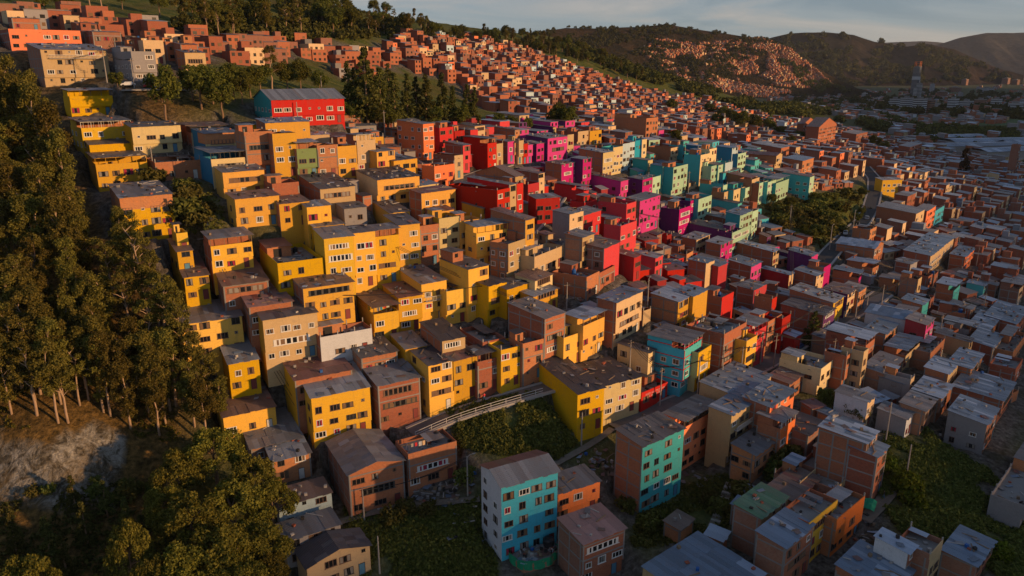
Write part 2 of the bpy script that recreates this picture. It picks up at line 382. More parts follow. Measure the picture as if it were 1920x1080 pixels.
def build_house(base, yaw, W, D, n, front, side, roof, flags, near, label, group=None, rnd=None, name='house', cat='house', storey=ST_H):
    rnd = rnd or random
    H = n*storey; root = empty(name, base, R(90-yaw))
    tag(root, label, cat, group)
    ax = Vector((math.sin(R(yaw)), math.cos(R(yaw)), 0)); ay = Vector((-math.cos(R(yaw)), math.sin(R(yaw)), 0))
    mw = Matrix.Translation(base)@Matrix.Rotation(R(90-yaw), 4, 'Z')
    fm, sm = M[front], M[side]; rt, rs = roof[0], roof[1] if len(roof) > 1 else 's'
    sink = -5.0
    back = M['B'] if side in ('B','B2','B3') else sm
    open_h = 0.0
    w = MB()
    top = M['conc']
    slope = {'m': rnd.uniform(.05,.13), 'n': -rnd.uniform(.03,.08)}.get(rt, 0.0)
    jut = .45 if ('j' in flags or (n >= 2 and 'x' not in flags and rnd.random() < .55)) else 0.0
    g = storey
    eave = H
    if rt == 'o': eave = H-storey+.25
    if rt in 't': eave = H-.95
    ov = jut
    zlow = g if n > 1.6 else 0
    def block(x0,x1,y0,y1,z0,z1,zb=None,cap=top):
        zb = z1 if zb is None else zb
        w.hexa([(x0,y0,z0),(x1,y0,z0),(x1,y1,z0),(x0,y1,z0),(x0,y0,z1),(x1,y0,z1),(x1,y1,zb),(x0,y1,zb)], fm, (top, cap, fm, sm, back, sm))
    gh = 0.0
    if ov and zlow:
        block(0, W, ov, D, sink, zlow-.18)
        block(0, W, 0, D, zlow-.18, eave, eave+slope*D if rt in 'mn' else eave)
    else: block(0, W, 0, D, sink, eave, eave+slope*D if rt in 'mn' else eave)
    brick_side = side in ('B','B2','B3')
    lv = [k*storey for k in range(1, int(n+.3)+1) if k*storey <= eave+.05]
    if near:
        for z in lv:        # floor slab edges and columns
            z = min(z, eave)
            if brick_side:
                w.box(-.03,0,ov if z < zlow+.1 else 0,D,z-.26,z-.02,M['conc']); w.box(W,W+.03,0,D,z-.26,z-.02,M['conc'])
            if front not in ('B','B2','B3') and eave-z > 1.2 and z > zlow-.1: w.box(0,W,-.03,0,z-.16,z-.03,fm)
            if front in ('B','B2','B3') and z > zlow: w.box(0,W,-.03,0,z-.26,z-.02,M['conc'])
        if brick_side:
            nc = max(1, round(D/3.4))
            for k in range(nc+1):
                y = ov+.02+(D-ov-.3)*k/nc; w.box(-.035,0,y,y+.26,sink,eave,M['conc']); 
        if front in ('B','B2','B3'):
            for x in (0.02, W-.28): w.box(x,x+.26,-.035,0,zlow if ov else sink,eave,M['conc'])
    if 'u' in flags: w.box(-.04,W+.04,-.04,D*.5,eave-storey,eave-.02,M['B2'])
    # roofs
    r = MB(); SM = SH.get(rs, SH['s'])
    pw, pl = (.95, 3.8) if near else (max(1.6, W/4), 6)
    if rt in 'mn':
        e = .35
        sheets(r, lambda x, y: eave+.05+slope*max(y, -1), -.25, W+.25, -e, D+.25, SM, pw, pl, rnd)
        if near: debris(mw, .4, W-.4, .5, D-.4, lambda x, y: eave+.12+slope*y, int(W*D/8*rnd.uniform(.4,1.8)), rnd)
    elif rt == 'g':       # ridge along the front
        gh = D*.16
        fz = lambda x, y: eave+.04+gh*(1-abs(2*y/D-1))
        for (y0, y1, mm) in ((-.45, D/2, SM), (D/2, D+.4, SH['r'] if 'q' in flags else SM)): sheets(r, fz, -.35, W+.35, y0, y1, mm, .9, 6, rnd, jit=.02)
        for x, sgn in ((0, 1), (W, 1)): w.poly([(x,0,eave),(x,D,eave),(x,D/2,eave+gh)] if x else [(x,D,eave),(x,0,eave),(x,D/2,eave+gh)], sm)
    elif rt == 'f':       # ridge runs back, gable end to the front
        gh = W*.13
        fz = lambda x, y: eave+.04+gh*(1-abs(2*x/W-1))
        for (x0, x1) in ((-.4, W/2), (W/2, W+.4)): sheets(r, fz, x0, x1, -.4, D+.3, SM, 1.6, 1.3, rnd, jit=.03)
        w.poly([(0,0,eave),(W,0,eave),(W/2,0,eave+gh)], fm); w.poly([(W,D,eave),(0,D,eave),(W/2,D,eave+gh)], back)
    elif rt == 'o':       # open top floor: parapet, posts, a back room and a raised sheet roof
        pz, t = eave+.85, .14
        w.box(0,W,0,t,eave,pz,fm); w.box(0,t,t,D,eave,pz,sm); w.box(W-t,W,t,D,eave,pz,sm)
        yb = D*rnd.uniform(.3,.5); w.box(t+.01,W-t-.01,yb,D-.01,eave,H-.02,sm,(top,top,M[rnd.choice(['B',side,front])],sm,back,sm))
        pm = M['frame_w'] if 'v' in flags else rnd.choice([M['wood'], M['frame_d'], fm])
        for k in range(max(2, round(W/2.4))+1):
            x = .06+(W-.12)*k/max(2, round(W/2.4)); w.box(x-.05,x+.05,.02,.12,pz,H-.02,pm)
        w.box(0,W,.02,.1,H-.12,H-.02,pm)
        if rnd.random() < .5 or 'v' in flags:
            for k in range(max(1, round(W/1.2))): x = .06+(W-.12)*(k+.5)/max(1, round(W/1.2)); w.box(x-.025,x+.025,.04,.09,pz,H-.1,pm)
        sl = rnd.uniform(-.02,.07)
        sheets(r, lambda x, y: H+.03+sl*max(y,0), -.35, W+.35, -.45, D+.25, SM, pw, pl, rnd)
        if near:
            debris(mw, .3, W-.3, .4, yb-.3, lambda x, y: eave+.05, int(W*1.2), rnd); debris(mw, .4, W-.4, .5, D-.4, lambda x, y: H+.1+sl*y, int(W*D/26), rnd)
    elif rt == 't':       # roof terrace inside a parapet
        t = .14; pz = H
        w.box(0,W,0,t,eave,pz,fm); w.box(0,t,t,D,eave,pz,sm); w.box(W-t,W,t,D,eave,pz,sm); w.box(t,W-t,D-t,D,eave,pz,back)
        if 'k' in flags or rnd.random() < .6:
            for x in np.linspace(.12, W-.12, max(2, round(W/3))):
                for y in (.12, D-.12): w.box(x-.1,x+.1,y-.1,y+.1,pz,pz+rnd.uniform(.4,1.1),M['conc2'])
        if near: debris(mw, .4, W-.4, .5, D-.5, lambda x, y: eave+.02, int(W*D/3.5), rnd)
        if 'h' in flags or rnd.random() < .55:
            hx, hy = W*rnd.uniform(.35,.55), D*rnd.uniform(.35,.5); x0 = rnd.choice([.16, W-hx-.16])
            hm = M[rnd.choice(['B','B2',side])]; hb = MB(); hb.box(x0,x0+hx,D-hy-.16,D-.16,eave-.1,eave+2.3,hm); hb.box(x0+hx*.25,x0+hx*.6,D-hy-.18,D-hy-.1,eave+.05,eave+1.9,M['dark']); hb.build('roof_hut', root); h2 = MB()
            sheets(h2, lambda x, y: eave+2.33+.05*(y-D+hy), x0-.3, x0+hx+.3, D-hy-.6, D-.05, SM, 1.1, 2.4, rnd); h2.build('hut_roof', root)
        elif near: sheets(r, lambda x, y: eave+.9+.02*y, W*.5, W-.2, D*.4, D-.2, SM, 1.1, 2.4, rnd, gaps=.2)
    if 'h' in flags and rt in 'mn':
        hx, hy = W*.5, D*.42; x0 = .3 if rnd.random() < .5 else W-hx-.3; z0 = eave+slope*D
        hb = MB(); hb.box(x0,x0+hx,D-hy-.2,D-.1,eave-.1,z0+2.1,M['B']); hb.box(x0+hx*.2,x0+hx*.5,D-hy-.23,D-hy-.1,z0+.8,z0+1.7,M['glass']); hb.build('roof_hut', root); h2 = MB()
        sheets(h2, lambda x, y: z0+2.13, x0-.25, x0+hx+.25, D-hy-.5, D+.1, SM, 1.1, 2.4, rnd); h2.build('hut_roof', root)
    w.build('wall', root)
    if r.f: r.build('roof', root)
    # openings
    if not near and 'N' in flags: return root
    nst = int(n+.35); wf = 'frame_w' if 'v' in flags else None
    if 'x' not in flags:
        nx = max(1, round(W/2.9)); 
        for s in range(nst):
            z0 = s*storey
            if rt == 'o' and z0 > eave-1.0: continue
            if z0+2.0 > eave+(0.1): continue
            yy = ov if (s == 0 and zlow) else 0.0
            if s > 0 and near and W > 4 and front not in ('AQ','TE') and 'w' not in flags and rnd.random() < .25:
                add_window(root, W*.5+rnd.uniform(-.3,.3), yy-.002, z0+.9, W*rnd.uniform(.6,.82), rnd.choice([1.1,1.3]), near, False, wf, rnd); continue
            for k in range(nx):
                xc = W*(k+.5)/nx+rnd.uniform(-.35,.35)
                if s == 0 and k == (nx-1 if nx > 1 else 0) and near:
                    add_door(root, xc, yy-.002, 0.05, rnd.choice(['door_w','door_r','door_b','door_r'])); continue
                if rnd.random() < .1: continue
                ww = min(W/nx*.76, rnd.choice([1.2,1.6,1.9,2.3])); hh = rnd.choice([1.05,1.2,1.35])
                if rnd.random() < .12: add_window(root, xc, yy-.002, z0+1.5, .65, .55, near, False, wf, rnd); continue
                add_window(root, xc, yy-.002, z0+.85+rnd.uniform(-.05,.1), ww, hh, near, False, wf, rnd)
    if 'w' in flags or (not brick_side and near and rnd.random() < .4):
        ny = max(1, round(D/(3.2 if 'w' in flags else 4.5)))
        for s in range(nst):
            z0 = s*storey
            if z0+2.2 > eave: continue
            for k in range(ny):
                if rnd.random() < (.12 if 'w' in flags else .4): continue
                add_window(root, -.002 if not brick_side else -.036, D*(k+.5)/ny+.3, z0+.85, rnd.choice([1.0,1.3,1.6]), rnd.choice([.9,1.1,1.25]), near, True, wf, rnd)
    if 'b' in flags and n >= 2:
        b = MB()
        z = storey*(nst-1)
        b.box(W*.1,W*.9,-.85,-.02,z-.12,z,M['conc2'])
        for k in range(int(W*.8/.35)+1): x = W*.1+k*.35; b.box(x,x+.05,-.85,-.80,z,z+.9,M['rail'])
        b.box(W*.1,W*.9,-.86,-.79,z+.9,z+.97,M['rail']); b.build('balcony', root)
    return root

def spec_house(cx, cy, L, Rr, n, front, side, roof, flags, label, short=None, yaw=None, dmin=5.0, dmax=16.0, depth=None):
    """near top corner at pixel (cx, cy); roof line ends at columns L (left) and Rr (right)"""
    yw = yaw if yaw else yaw_at(cx, cy)
    h = n*ST_H; base = hit(cx, cy, h)
    if base is None: print('NOHIT', label); return None
    top = base+Vector((0,0,h)); u, v, d = proj(top)
    ax = Vector((math.sin(R(yw)), math.cos(R(yw)), 0)); ay = Vector((-math.cos(R(yw)), math.sin(R(yw)), 0))
    def solve(e, px):
        fx, fd = e.x, e.y*CT
        den = FPX*fx-(px-960)*fd
        return ((px-960)*d-FPX*top.x)/den
    W = solve(ax, Rr); Dp = solve(ay, L) if L is not None else 8.0
    if not (0 < Dp < 60): Dp = dmax
    if not (0 < W < 80): print('WIDTH?', label, W); W = 8
    W = min(max(W, 2.2), 45); Dp = min(max(Dp, dmin), dmax)
    if depth: Dp = depth
    sp = FPX*ST_H/d
    return dict(base=base, yaw=yw, W=W, D=Dp, n=n, front=front, side=side, roof=roof, flags=flags, label=label, near=sp > 13.5, d=d, u=u, v=v, short=short)
# near top corner u, v | left end | right end | storeys | front | side | roof | flags | label [| short name]
# roof: m/n single pitch, g ridge along front, f gable to front, o open top floor under raised roof, t terrace; second letter = sheet kind
HT = [
# --- nearest row
(940,912,902,1046,5.4,'AQ','W','gs','qw','tall aqua five-storey block with a grey and rust gable roof|the tall aqua block'),
(1047,926,1030,1125,2.3,'OX','OX','ms','','small bright orange hut squeezed behind the tall aqua block|the small orange hut'),
(1093,1020,1047,1172,3.2,'B','B3','mm','v','brick house with white-framed windows and a pinkish sheet roof in front of the orange hut|the pink-roofed brick house'),
(653,890,613,757,3.2,'B2','B3','fs','','two-tone brick and mud house with patched gable roof and one red sheet|the gabled brick house'),
(765,852,741,856,2.9,'B2','B','ts','','brick house with flat concrete roof and a scrap heap on top|the flat-roofed brick house'),
(583,747,553,693,3.6,'Y','Y','ms','','bright yellow three-storey house with grey sheet roof standing alone at the wooded edge|the lone yellow house'),
(552,714,528,660,2.4,'B','Y','mr','','long brick-topped house with brown roof just behind the lone yellow house'),
(708,724,680,787,3.3,'B','B3','ms','','brick three-storey house with a grey sheet roof beside the railed street|the brick house by the railing'),
(677,672,648,745,2.4,'B','B3','md','','brick house with dark roof rising behind the brick house by the railing'),
(803,686,732,850,3.9,'Y','Y','md','','tall yellow house with olive shaded flank at the left end of the railed street|the corner yellow house'),
(850,677,825,895,3.4,'O','O','mr','','ochre house with tan sheet roof next to the corner yellow house'),
(895,666,880,938,3.2,'B','B','od','','brick house with barred upper terrace between ochre and pale yellow fronts'),
(939,657,920,980,3.2,'Y','Y','td','k','narrow pale yellow house with scrolled parapet wall above the railed street'),
(980,645,960,1020,3.2,'B2','B','td','','plain brick house with dark cluttered roof above the railed street'),
(1021,598,953,1060,4.3,'B2','B','ms','','tall red-brick house with long blank flank above the railed street|the tall red-brick house'),
(1057,634,1040,1094,2.5,'Y','Y','bs' if False else 'ts','','low yellow house with roof clutter right of the tall red-brick house'),
(1094,599,1062,1134,3.6,'Y','Y','ob','','yellow house under a tilted blue-grey canopy right of the tall red-brick house|the canopy house'),
(1083,739,1007,1133,3.3,'Y','Y','md','','big yellow house with olive blank flank and dark patched roof on the grass bank|the big olive-flanked house'),
(1133,724,1075,1203,2.9,'C','Y','md','v','cream two-storey house with white door frames joined to the big olive-flanked house'),
(1203,737,1196,1252,1.3,'R','R','td','','low red shop wall with white lettering beside the cream house|the low red shop'),
(1284,645,1214,1317,4.3,'TE','AQ','os','wv','aqua and teal corner block with red trims and cluttered roof terrace|the aqua corner block'),
(1216,662,1158,1228,2.2,'C','C','md','w','low cream house with dark roof behind the aqua corner block'),
(1310,662,1290,1334,3.2,'Y','C','ts','','slim yellow and cream house right of the aqua corner block'),
(1358,627,1286,1400,4.0,'B2','B','ts','k','tall brick house with long bare flank between the aqua and red corner blocks|the long brick flank'),
(1400,640,1392,1420,3.4,'Y','Y','ts','','narrow yellow house beside the bright red corner block'),
(1416,612,1376,1438,3.8,'R','R','os','w','bright red corner house with long terrace roof on the main street|the red corner block'),
(1440,604,1425,1466,3.4,'B2','B','ts','','orange brick house right of the red corner block'),
(1467,598,1455,1483,3.6,'R','R','ts','k','narrow red house at the end of the red corner terrace'),
(1490,632,1470,1502,2.0,'R','RB','mb','','little red house with blue roof by the conifer on the main street'),
(1540,692,1462,1567,2.5,'C','C','ts','h','cream house with walled roof terrace and white-roofed hut on the main street|the cream terrace house'),
(1588,668,1568,1597,3.2,'B2','B','tb','','narrow brick tower house right of the cream terrace house'),
(1620,660,1597,1629,3.7,'T','T','tb','w','tall slim tan tower house with thin sunlit edge|the slim tan tower'),
(1625,637,1549,1642,3.2,'B2','B','ob','','large brick house under a broad blue-grey roof above the cream terrace house|the broad blue-grey roof'),
(1205,838,1155,1283,5.2,'TE','B','md','','teal five-storey block with brick flank above the stairs|the teal block'),
(1283,790,1272,1345,4.4,'OX','OX','os','','bright orange house with clothes-drying terrace right of the teal block|the orange terrace house'),
(1372,779,1340,1434,4.4,'T','T','mb','b','tan house with balconies under a wide slate-grey sheet roof|the wide slate roof'),
(1385,744,1312,1446,3.0,'T','T','mb','','tan house with dented slate-blue sheets behind the wide slate roof'),
(1444,764,1392,1490,3.8,'OR','B','mb','','orange brick house with broad grey roof behind the wide slate roof'),
(1466,792,1450,1493,3.4,'OR','B','os','v','narrow orange house with white-framed glazed balcony and teal stripes|the glazed balcony house'),
(1416,854,1378,1466,2.4,'B2','B2','ms','w','small orange-brick house with grey sheet roof and two windows facing the stairs|the small orange-brick house'),
(1625,832,1535,1646,4.0,'B2','B','mb','','large brick house with grid of concrete beams and zinc roof|the beam-gridded brick house'),
(1645,858,1618,1664,3.4,'B2','B','mb','','brick annex with pale zinc porch roof at the end of the beam-gridded brick house'),
(1427,972,1394,1478,3.0,'T','B3','mv','','brick house with moss green sheet roof|the green-roofed house'),
(1473,1028,1428,1526,3.2,'B','B3','mb','','brick house with patched white zinc roof in front of the green-roofed house'),
(1518,981,1480,1571,3.2,'Y','B','ts','','yellow and brick house with glazed strip and cluttered roof right of the green-roofed house'),
(1570,974,1545,1622,2.8,'OR','B','ts','','orange house with scrap-covered roof in the lower gully'),
(1485,940,1460,1537,1.8,'B2','B','mr','','small brick house with brown striped roof behind the green-roofed house'),
(1566,918,1478,1632,1.2,'T','B3','ts','','low shack with heaped white sheets and a green tarp'),
(1702,1038,1650,1716,3.0,'B','W','mb','','brick house with bright zinc roof at the lower right'),
(1745,1040,1713,1769,3.0,'T','B3','tb','','tan house with roof of loose white sheets at the lower right'),
(1668,1118,1566,1712,2.2,'B','B','mb','','brick house with broad grey roof cut off at the bottom edge'),
(1830,1062,1765,1864,2.0,'B','B3','mb','','low brick house with blue-white zinc sheets below the shrubby slope'),
(1330,1150,1205,1432,2.6,'T','T','mb','','wide building with slate-blue sheet roofs cut off at the bottom edge'),
(1925,950,1857,1985,2.0,'G','G','td','','grey concrete shed with flat slab roof on the shrubby slope'),
(535,1016,528,638,1.9,'G','T','ms','','grey block hut with plain dull roof at the foot of the big trees|the grey block hut'),
(522,951,520,621,1.9,'LB','W','mr','','pale blue hut with rusty roof at the foot of the big trees|the pale blue hut'),
(575,1064,555,693,1.9,'T','T','fd','','tan hut with dark two-slope roof at the bottom edge'),
(510,866,474,582,1.8,'B2','B','ms','','brick hut with a magenta curtain beside the big trees|the magenta curtain hut'),
(470,842,447,563,1.2,'B3','G','ms','','lean-to with overlapping dull sheets above the magenta curtain hut'),
(418,783,400,516,1.7,'Y','Y','mr','','long low yellow house with rusty roof beside the forest'),
(428,683,396,485,2.4,'Y','Y','ms','','yellow house with grey roof half hidden by forest boughs'),
(492,601,467,594,3.5,'PK','O','md','v','peach three-storey house with dark corrugated roof and white window frames|the peach house'),
(466,577,440,548,2.6,'B','B','mm','','brick house with reddish roof right behind the peach house'),
(340,609,330,453,2.9,'Y','Y','ms','','yellow house with wide grey roof and barred terrace at the forest edge|the barred yellow house'),
(418,537,398,503,2.0,'B','B3','mr','','brick house with brown sheet roof behind the peach house|the brown-roofed brick house'),
(345,521,325,391,2.0,'Y','Y','mr','','yellow house with brown roof partly covered by tree boughs'),
(332,473,316,361,1.8,'Y','Y','mr','','little yellow house below the brick-topped yellow house'),
(224,372,205,322,3.7,'Y','B','ms','u','yellow house with bare brick top floor beside the forest|the brick-topped yellow house'),
(330,438,322,350,1.6,'Y','Y','td','','low yellow annex with grey railing beside the brick-topped yellow house'),
(393,449,379,471,2.7,'Y','B','os','','yellow house with brick corner and open top floor above the brown-roofed brick house'),
(520,494,480,606,2.4,'Y','Y','tr','h','yellow house with open brick-walled roof terrace|the brick terrace house'),
(568,542,545,662,3.0,'Y','B','mr','','yellow house with brown flat roof right of the peach house'),
(600,633,593,697,1.9,'W','B','ts','k','unfinished white and brick house with bare concrete columns on its roof|the unfinished columns house'),
# --- packed right side
(1745,662,1712,1772,1.9,'B','B3','tb','','brick house with scattered pale sheets under the dark ribbed roof'),
(1820,692,1788,1843,2.3,'B2','B','mb','','brick house with thin sunlit edge right of the bright sheets'),
(1862,652,1815,1881,1.8,'T','B','mb','','low tan house with zinc roof right of the dark ribbed roof'),
(1852,622,1812,1877,1.7,'B','B','mb','','brick house with patched white sheets above the low tan zinc-roofed one'),
(1905,608,1845,1928,2.1,'B2','B','mb','','brick house with blue roof at the far right'),
(1820,610,1770,1827,2.0,'B','G','os','','grey and brick house with open terrace left of the patched white sheets'),
(1660,702,1628,1692,1.7,'B','B3','ms','','low brick house with ragged sheets right of the slim tan tower'),
(1735,772,1706,1762,2.2,'B3','B3','ms','','dull brick house with small windows above the shrubby slope'),
(1515,817,1490,1546,1.5,'B3','B3','md','','dark corrugated lean-to right of the glazed balcony house'),
(1480,720,1462,1512,1.6,'B','B3','mr','','low brown-roofed shed house below the cream terrace house'),
(1692,720,1668,1706,1.6,'B','G','mb','','low zinc-roofed house left of the grey blank-walled one'),
(1560,640,1535,1575,1.6,'B','B3','ms','','low brick house on the main street facing the striped front'),
(1520,705,1498,1538,1.3,'B','B3','mm','','low house with pinkish roof behind the cream terrace house'),
(1900,660,1868,1925,2.0,'B','B','ts','','brick terrace house above the green net band'),
(1500,905,1478,1530,1.5,'T','B3','tb','','shack with heaped white plastic behind the brown striped roof'),
# --- yellow terraces
(607,448,588,662,4.3,'Y','Y','ms','v','yellow four-storey house at the left end of the long yellow terrace|the long yellow terrace'),
(662,438,645,703,4.7,'Y','Y','md','v','yellow house with white-framed top windows in the long yellow terrace'),
(703,432,690,747,4.7,'Y','Y','os','','yellow house with open loggia top in the long yellow terrace'),
(747,423,720,787,4.4,'Y','Y','md','v','yellow house with white top-floor window band at the right of the long yellow terrace'),
(787,424,770,823,3.7,'B2','B','ts','','red-brick house between the long yellow terrace and a cream house'),
(823,410,800,861,3.7,'C','O','ts','','cream-yellow house with blank top wall right of the red-brick one|the cream-yellow house'),
(862,415,850,903,2.9,'O','O','ts','','shaded ochre house right of the cream-yellow house'),
(575,389,563,620,2.5,'Y','Y','ms','','small yellow house above the left end of the long yellow terrace'),
(588,426,566,645,1.5,'Y','Y','ms','','yellow terrace room with open window band above the brick terrace house'),
(645,392,630,687,2.4,'G','G','md','','grey bare-rendered house above the long yellow terrace'),
(731,400,697,768,2.0,'Y','Y','md','','yellow house with dark roof above the long yellow terrace'),
(790,363,767,854,2.6,'O','B','mr','','ochre house with brick flank left of the red warehouse|the brick-flanked ochre house'),
(812,398,790,851,1.6,'O','B','mr','','low house with purple-brown roof below the brick-flanked ochre house'),
(904,391,866,931,1.9,'O','O','ms','','ochre house at the foot of the red warehouse'),
(893,426,884,952,3.7,'Y','Y','os','h','yellow house with open terraces left of the diagonal-shadow tan house'),
(953,458,918,1001,3.5,'T','B','ts','wv','tan house with a big diagonal shadow on its sunlit wall|the diagonal-shadow tan house'),
(985,413,920,1002,4.2,'O','B','mr','','brick and ochre house rising behind the diagonal-shadow tan house'),
(700,577,662,747,3.0,'Y','Y','or','','yellow house with rusty canopied terrace at the left of the second yellow row|the second yellow row'),
(747,559,718,791,3.0,'Y','Y','mr','v','yellow house with two white window bands in the second yellow row'),
(790,533,742,837,3.5,'Y','Y','ms','b','tall yellow house with stacked balconies in the second yellow row'),
(837,547,812,879,3.0,'Y','Y','td','','yellow house with cluttered dark terrace in the second yellow row'),
(878,506,824,916,4.1,'Y','Y','md','h','tallest yellow house of the second row with a roof hut|the tallest yellow house'),
(916,537,900,950,3.0,'Y','Y','md','','yellow house just right of the tallest yellow house'),
(950,543,930,992,2.5,'Y','Y','md','','small yellow house at the right end of the second yellow row'),
(1000,556,962,1046,1.8,'O','O','ms','','low ochre house with grey roof past the second yellow row'),
(829,640,788,872,4.0,'T','B','md','','tan house with dark green-grey roof behind the corner yellow house'),
(905,642,862,948,2.6,'B','B3','td','','dark cluttered rooftop house behind the railed street fronts'),
(760,655,733,800,2.6,'O','Y','ms','','ochre house with grey roof left of the dark green-grey roof'),
(1003,527,966,1036,1.9,'C','C','mr','','cream house under a long rusty lean-to roof|the cream lean-to house'),
(1002,482,985,1057,2.0,'T','T','ts','','tan walled yard house hung with washing right of the diagonal-shadow tan house'),
(1092,446,1062,1114,3.2,'T','B3','ms','','tan and grey house joined behind the red-walled brick house'),
(1133,466,1090,1162,3.2,'R','B3','mr','wx','brick house with tall sunlit red end wall|the red-walled brick house'),
(1189,483,1153,1202,2.4,'R','R','mm','','dark red cube house with pink roof|the dark red cube'),
(1229,484,1201,1243,2.2,'R','R','ms','','second dark red cube house with grey roof right of the dark red cube'),
(1100,520,1035,1124,2.0,'B2','B','ts','','low brick house with flat grey slab in the middle of the slope|the flat grey slab'),
(1124,512,1105,1153,1.5,'B2','B','ts','','low brick wing right of the flat grey slab'),
(1156,568,1119,1205,3.7,'PK','B','mb','','cream-orange house with a shadow across its tall blank wall|the shadowed cream wall'),
(1272,566,1221,1300,3.0,'O','B','mb','','brick house with yellow end wall and glass corner room|the glass corner house'),
(1300,556,1275,1327,3.4,'O','O','mb','x','tall blank golden end wall beside the glass corner house'),
(1354,558,1327,1376,2.8,'R','B','td','x','brick house with square coral-red end wall left of the red corner block|the coral end wall'),
(1324,494,1290,1340,2.8,'PK','B','mb','x','brick house with orange sunlit end wall above the glass corner house'),
(1347,500,1330,1364,2.8,'R','RB','mb','x','dark red house with bright slanted red end wall'),
# --- red and magenta quarter
(793,233,744,813,4.2,'OR','OR','ms','wv','orange four-storey apartment house with white windows|the orange apartment house'),
(824,240,806,850,3.2,'R','R','ts','h','red stepped house with a tower room right of the orange apartment house|the red tower house'),
(852,246,838,871,2.4,'R','R','ts','','small red house right of the red tower house'),
(882,244,862,896,2.2,'R','B','ms','','brick house with red end wall right of the small red house'),
(868,273,834,882,3.0,'R','B','ms','','red-fronted brick house below the red tower house'),
(852,292,812,868,2.6,'T','B','ts','','tan house with junk-filled terrace below the red tower house'),
(914,260,868,931,3.9,'R','R','os','','red house with tall bright red column front'),
(930,270,920,943,2.9,'T','B','ts','','slim tan house right of the bright red column front'),
(814,312,806,852,2.6,'OR','OR','ts','','orange-red stepped yard walls below the tan junk terrace'),
(965,244,905,975,2.1,'B2','B','mr','','long brick house with brown roof above the magenta houses'),
(952,266,930,964,2.6,'M','B','ms','','magenta-fronted brick house at the left of the magenta houses'),
(964,268,955,973,2.5,'B2','B','ms','','narrow brick house between two magenta fronts'),
(973,264,964,982,3.0,'T','T','ts','','narrow cream-tan house among the magenta fronts'),
(982,270,974,990,2.6,'R','R','ts','','narrow red house among the magenta fronts'),
(990,272,983,999,2.4,'M','M','ms','','narrow magenta house right of the narrow red house'),
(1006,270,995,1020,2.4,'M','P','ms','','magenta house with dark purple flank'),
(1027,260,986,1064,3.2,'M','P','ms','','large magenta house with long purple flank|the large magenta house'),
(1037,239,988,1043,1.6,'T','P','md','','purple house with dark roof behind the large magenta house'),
(1064,253,1050,1076,2.8,'T','B','ts','','tan house right of the large magenta house'),
(1084,247,1062,1106,2.4,'T','B','ts','','tan brick house further right of the large magenta house'),
(1106,246,1094,1128,2.4,'O','B','ts','k','ochre brick house with roof columns left of the brick school'),
(1212,222,1147,1234,3.4,'B2','B2','tr','','large brick school building with tall pilasters|the brick school'),
(932,357,841,956,4.2,'R','R','td','','big red warehouse with long blank dark red flank|the red warehouse'),
(966,331,891,981,4.2,'T','B','gr','','long gabled brick hall behind the red warehouse|the gabled brick hall'),
(956,347,876,968,4.0,'T','R','ms','','tan-fronted house with red yard wall between the red warehouse and the gabled brick hall'),
(969,345,958,981,4.0,'R','R','ts','v','narrow red house with white window frames right of the red warehouse'),
(990,346,975,1011,2.8,'R','RB','ts','v','red house with white ground-floor windows at the street bend'),
(1010,326,978,1021,3.8,'PK','B','mr','','peach and brick house at the street bend below the magenta houses'),
(1053,309,1022,1074,2.8,'M','B','mr','v','magenta house with white frames and brown roof'),
(1074,305,1055,1093,2.8,'M','M','ms','v','magenta house with white grilles next to the tall magenta front'),
(1093,299,1070,1109,3.8,'M','P','ms','','tall lit magenta front above the red hall|the tall magenta front'),
(1095,350,1039,1104,2.6,'R','R','os','','long red hall with a railed roof terrace|the red hall'),
(1005,373,996,1050,2.6,'R','R','ms','','red two-storey house facing the taxi street|the taxi-street red house',66),
(1096,380,1078,1119,2.4,'R','R','ts','v','red house with white-framed windows below the red hall'),
(1175,383,1122,1193,4.4,'R','R','td','','tall dark red house with cluttered roof|the tall dark red house'),
(1200,377,1174,1238,4.0,'M','B','ms','','huge sunlit magenta wall with scattered little windows|the huge magenta wall'),
(1068,402,1036,1094,3.3,'PK','G','ms','','peach house with grey flank below the taxi-street red house|the peach and grey house'),
(1093,404,1082,1127,2.4,'R','R','ms','','bright red house with a round window right of the peach and grey house'),
(1150,411,1126,1165,2.4,'R','R','ms','','red house with dark flank and grey roof left of the tall dark red house'),
(1164,424,1150,1194,3.8,'R','R','ts','','lower bright red terrace house left of the huge magenta wall'),
(1164,340,1098,1178,2.6,'M','M','mr','','magenta house with long lit magenta flank under a brown roof'),
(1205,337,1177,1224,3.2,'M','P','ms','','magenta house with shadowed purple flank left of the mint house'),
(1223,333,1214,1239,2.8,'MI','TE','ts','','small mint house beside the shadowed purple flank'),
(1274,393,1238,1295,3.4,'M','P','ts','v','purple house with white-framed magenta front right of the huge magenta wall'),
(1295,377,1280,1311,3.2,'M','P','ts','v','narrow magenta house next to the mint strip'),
(1310,374,1300,1335,3.6,'MI','TE','ts','','mint strip house right of the narrow magenta one'),
(1306,450,1287,1331,1.9,'PK','B','ms','','small brick house with orange and magenta end wall'),
(1352,459,1324,1374,2.8,'M','B','ms','','brick house with sunlit magenta end in the middle of the slope'),
(1409,500,1365,1428,2.6,'M','B','mb','','brick house with magenta end and pale flat roof'),
(1360,433,1288,1378,2.8,'M','P','md','v','purple house with white gabled porch|the purple porch house'),
(1373,437,1362,1393,3.2,'MI','P','ts','','mint and purple strip house right of the purple porch house'),
(1450,473,1374,1461,2.8,'T','B','mb','','long brick house with blue-grey roof below the green knoll'),
(1522,481,1478,1534,2.7,'M','P','mb','','purple house with pale zinc roof below the green knoll|the purple zinc house'),
(1531,518,1489,1545,2.8,'PK','B','mb','','brick house with orange end wall below the purple zinc house'),
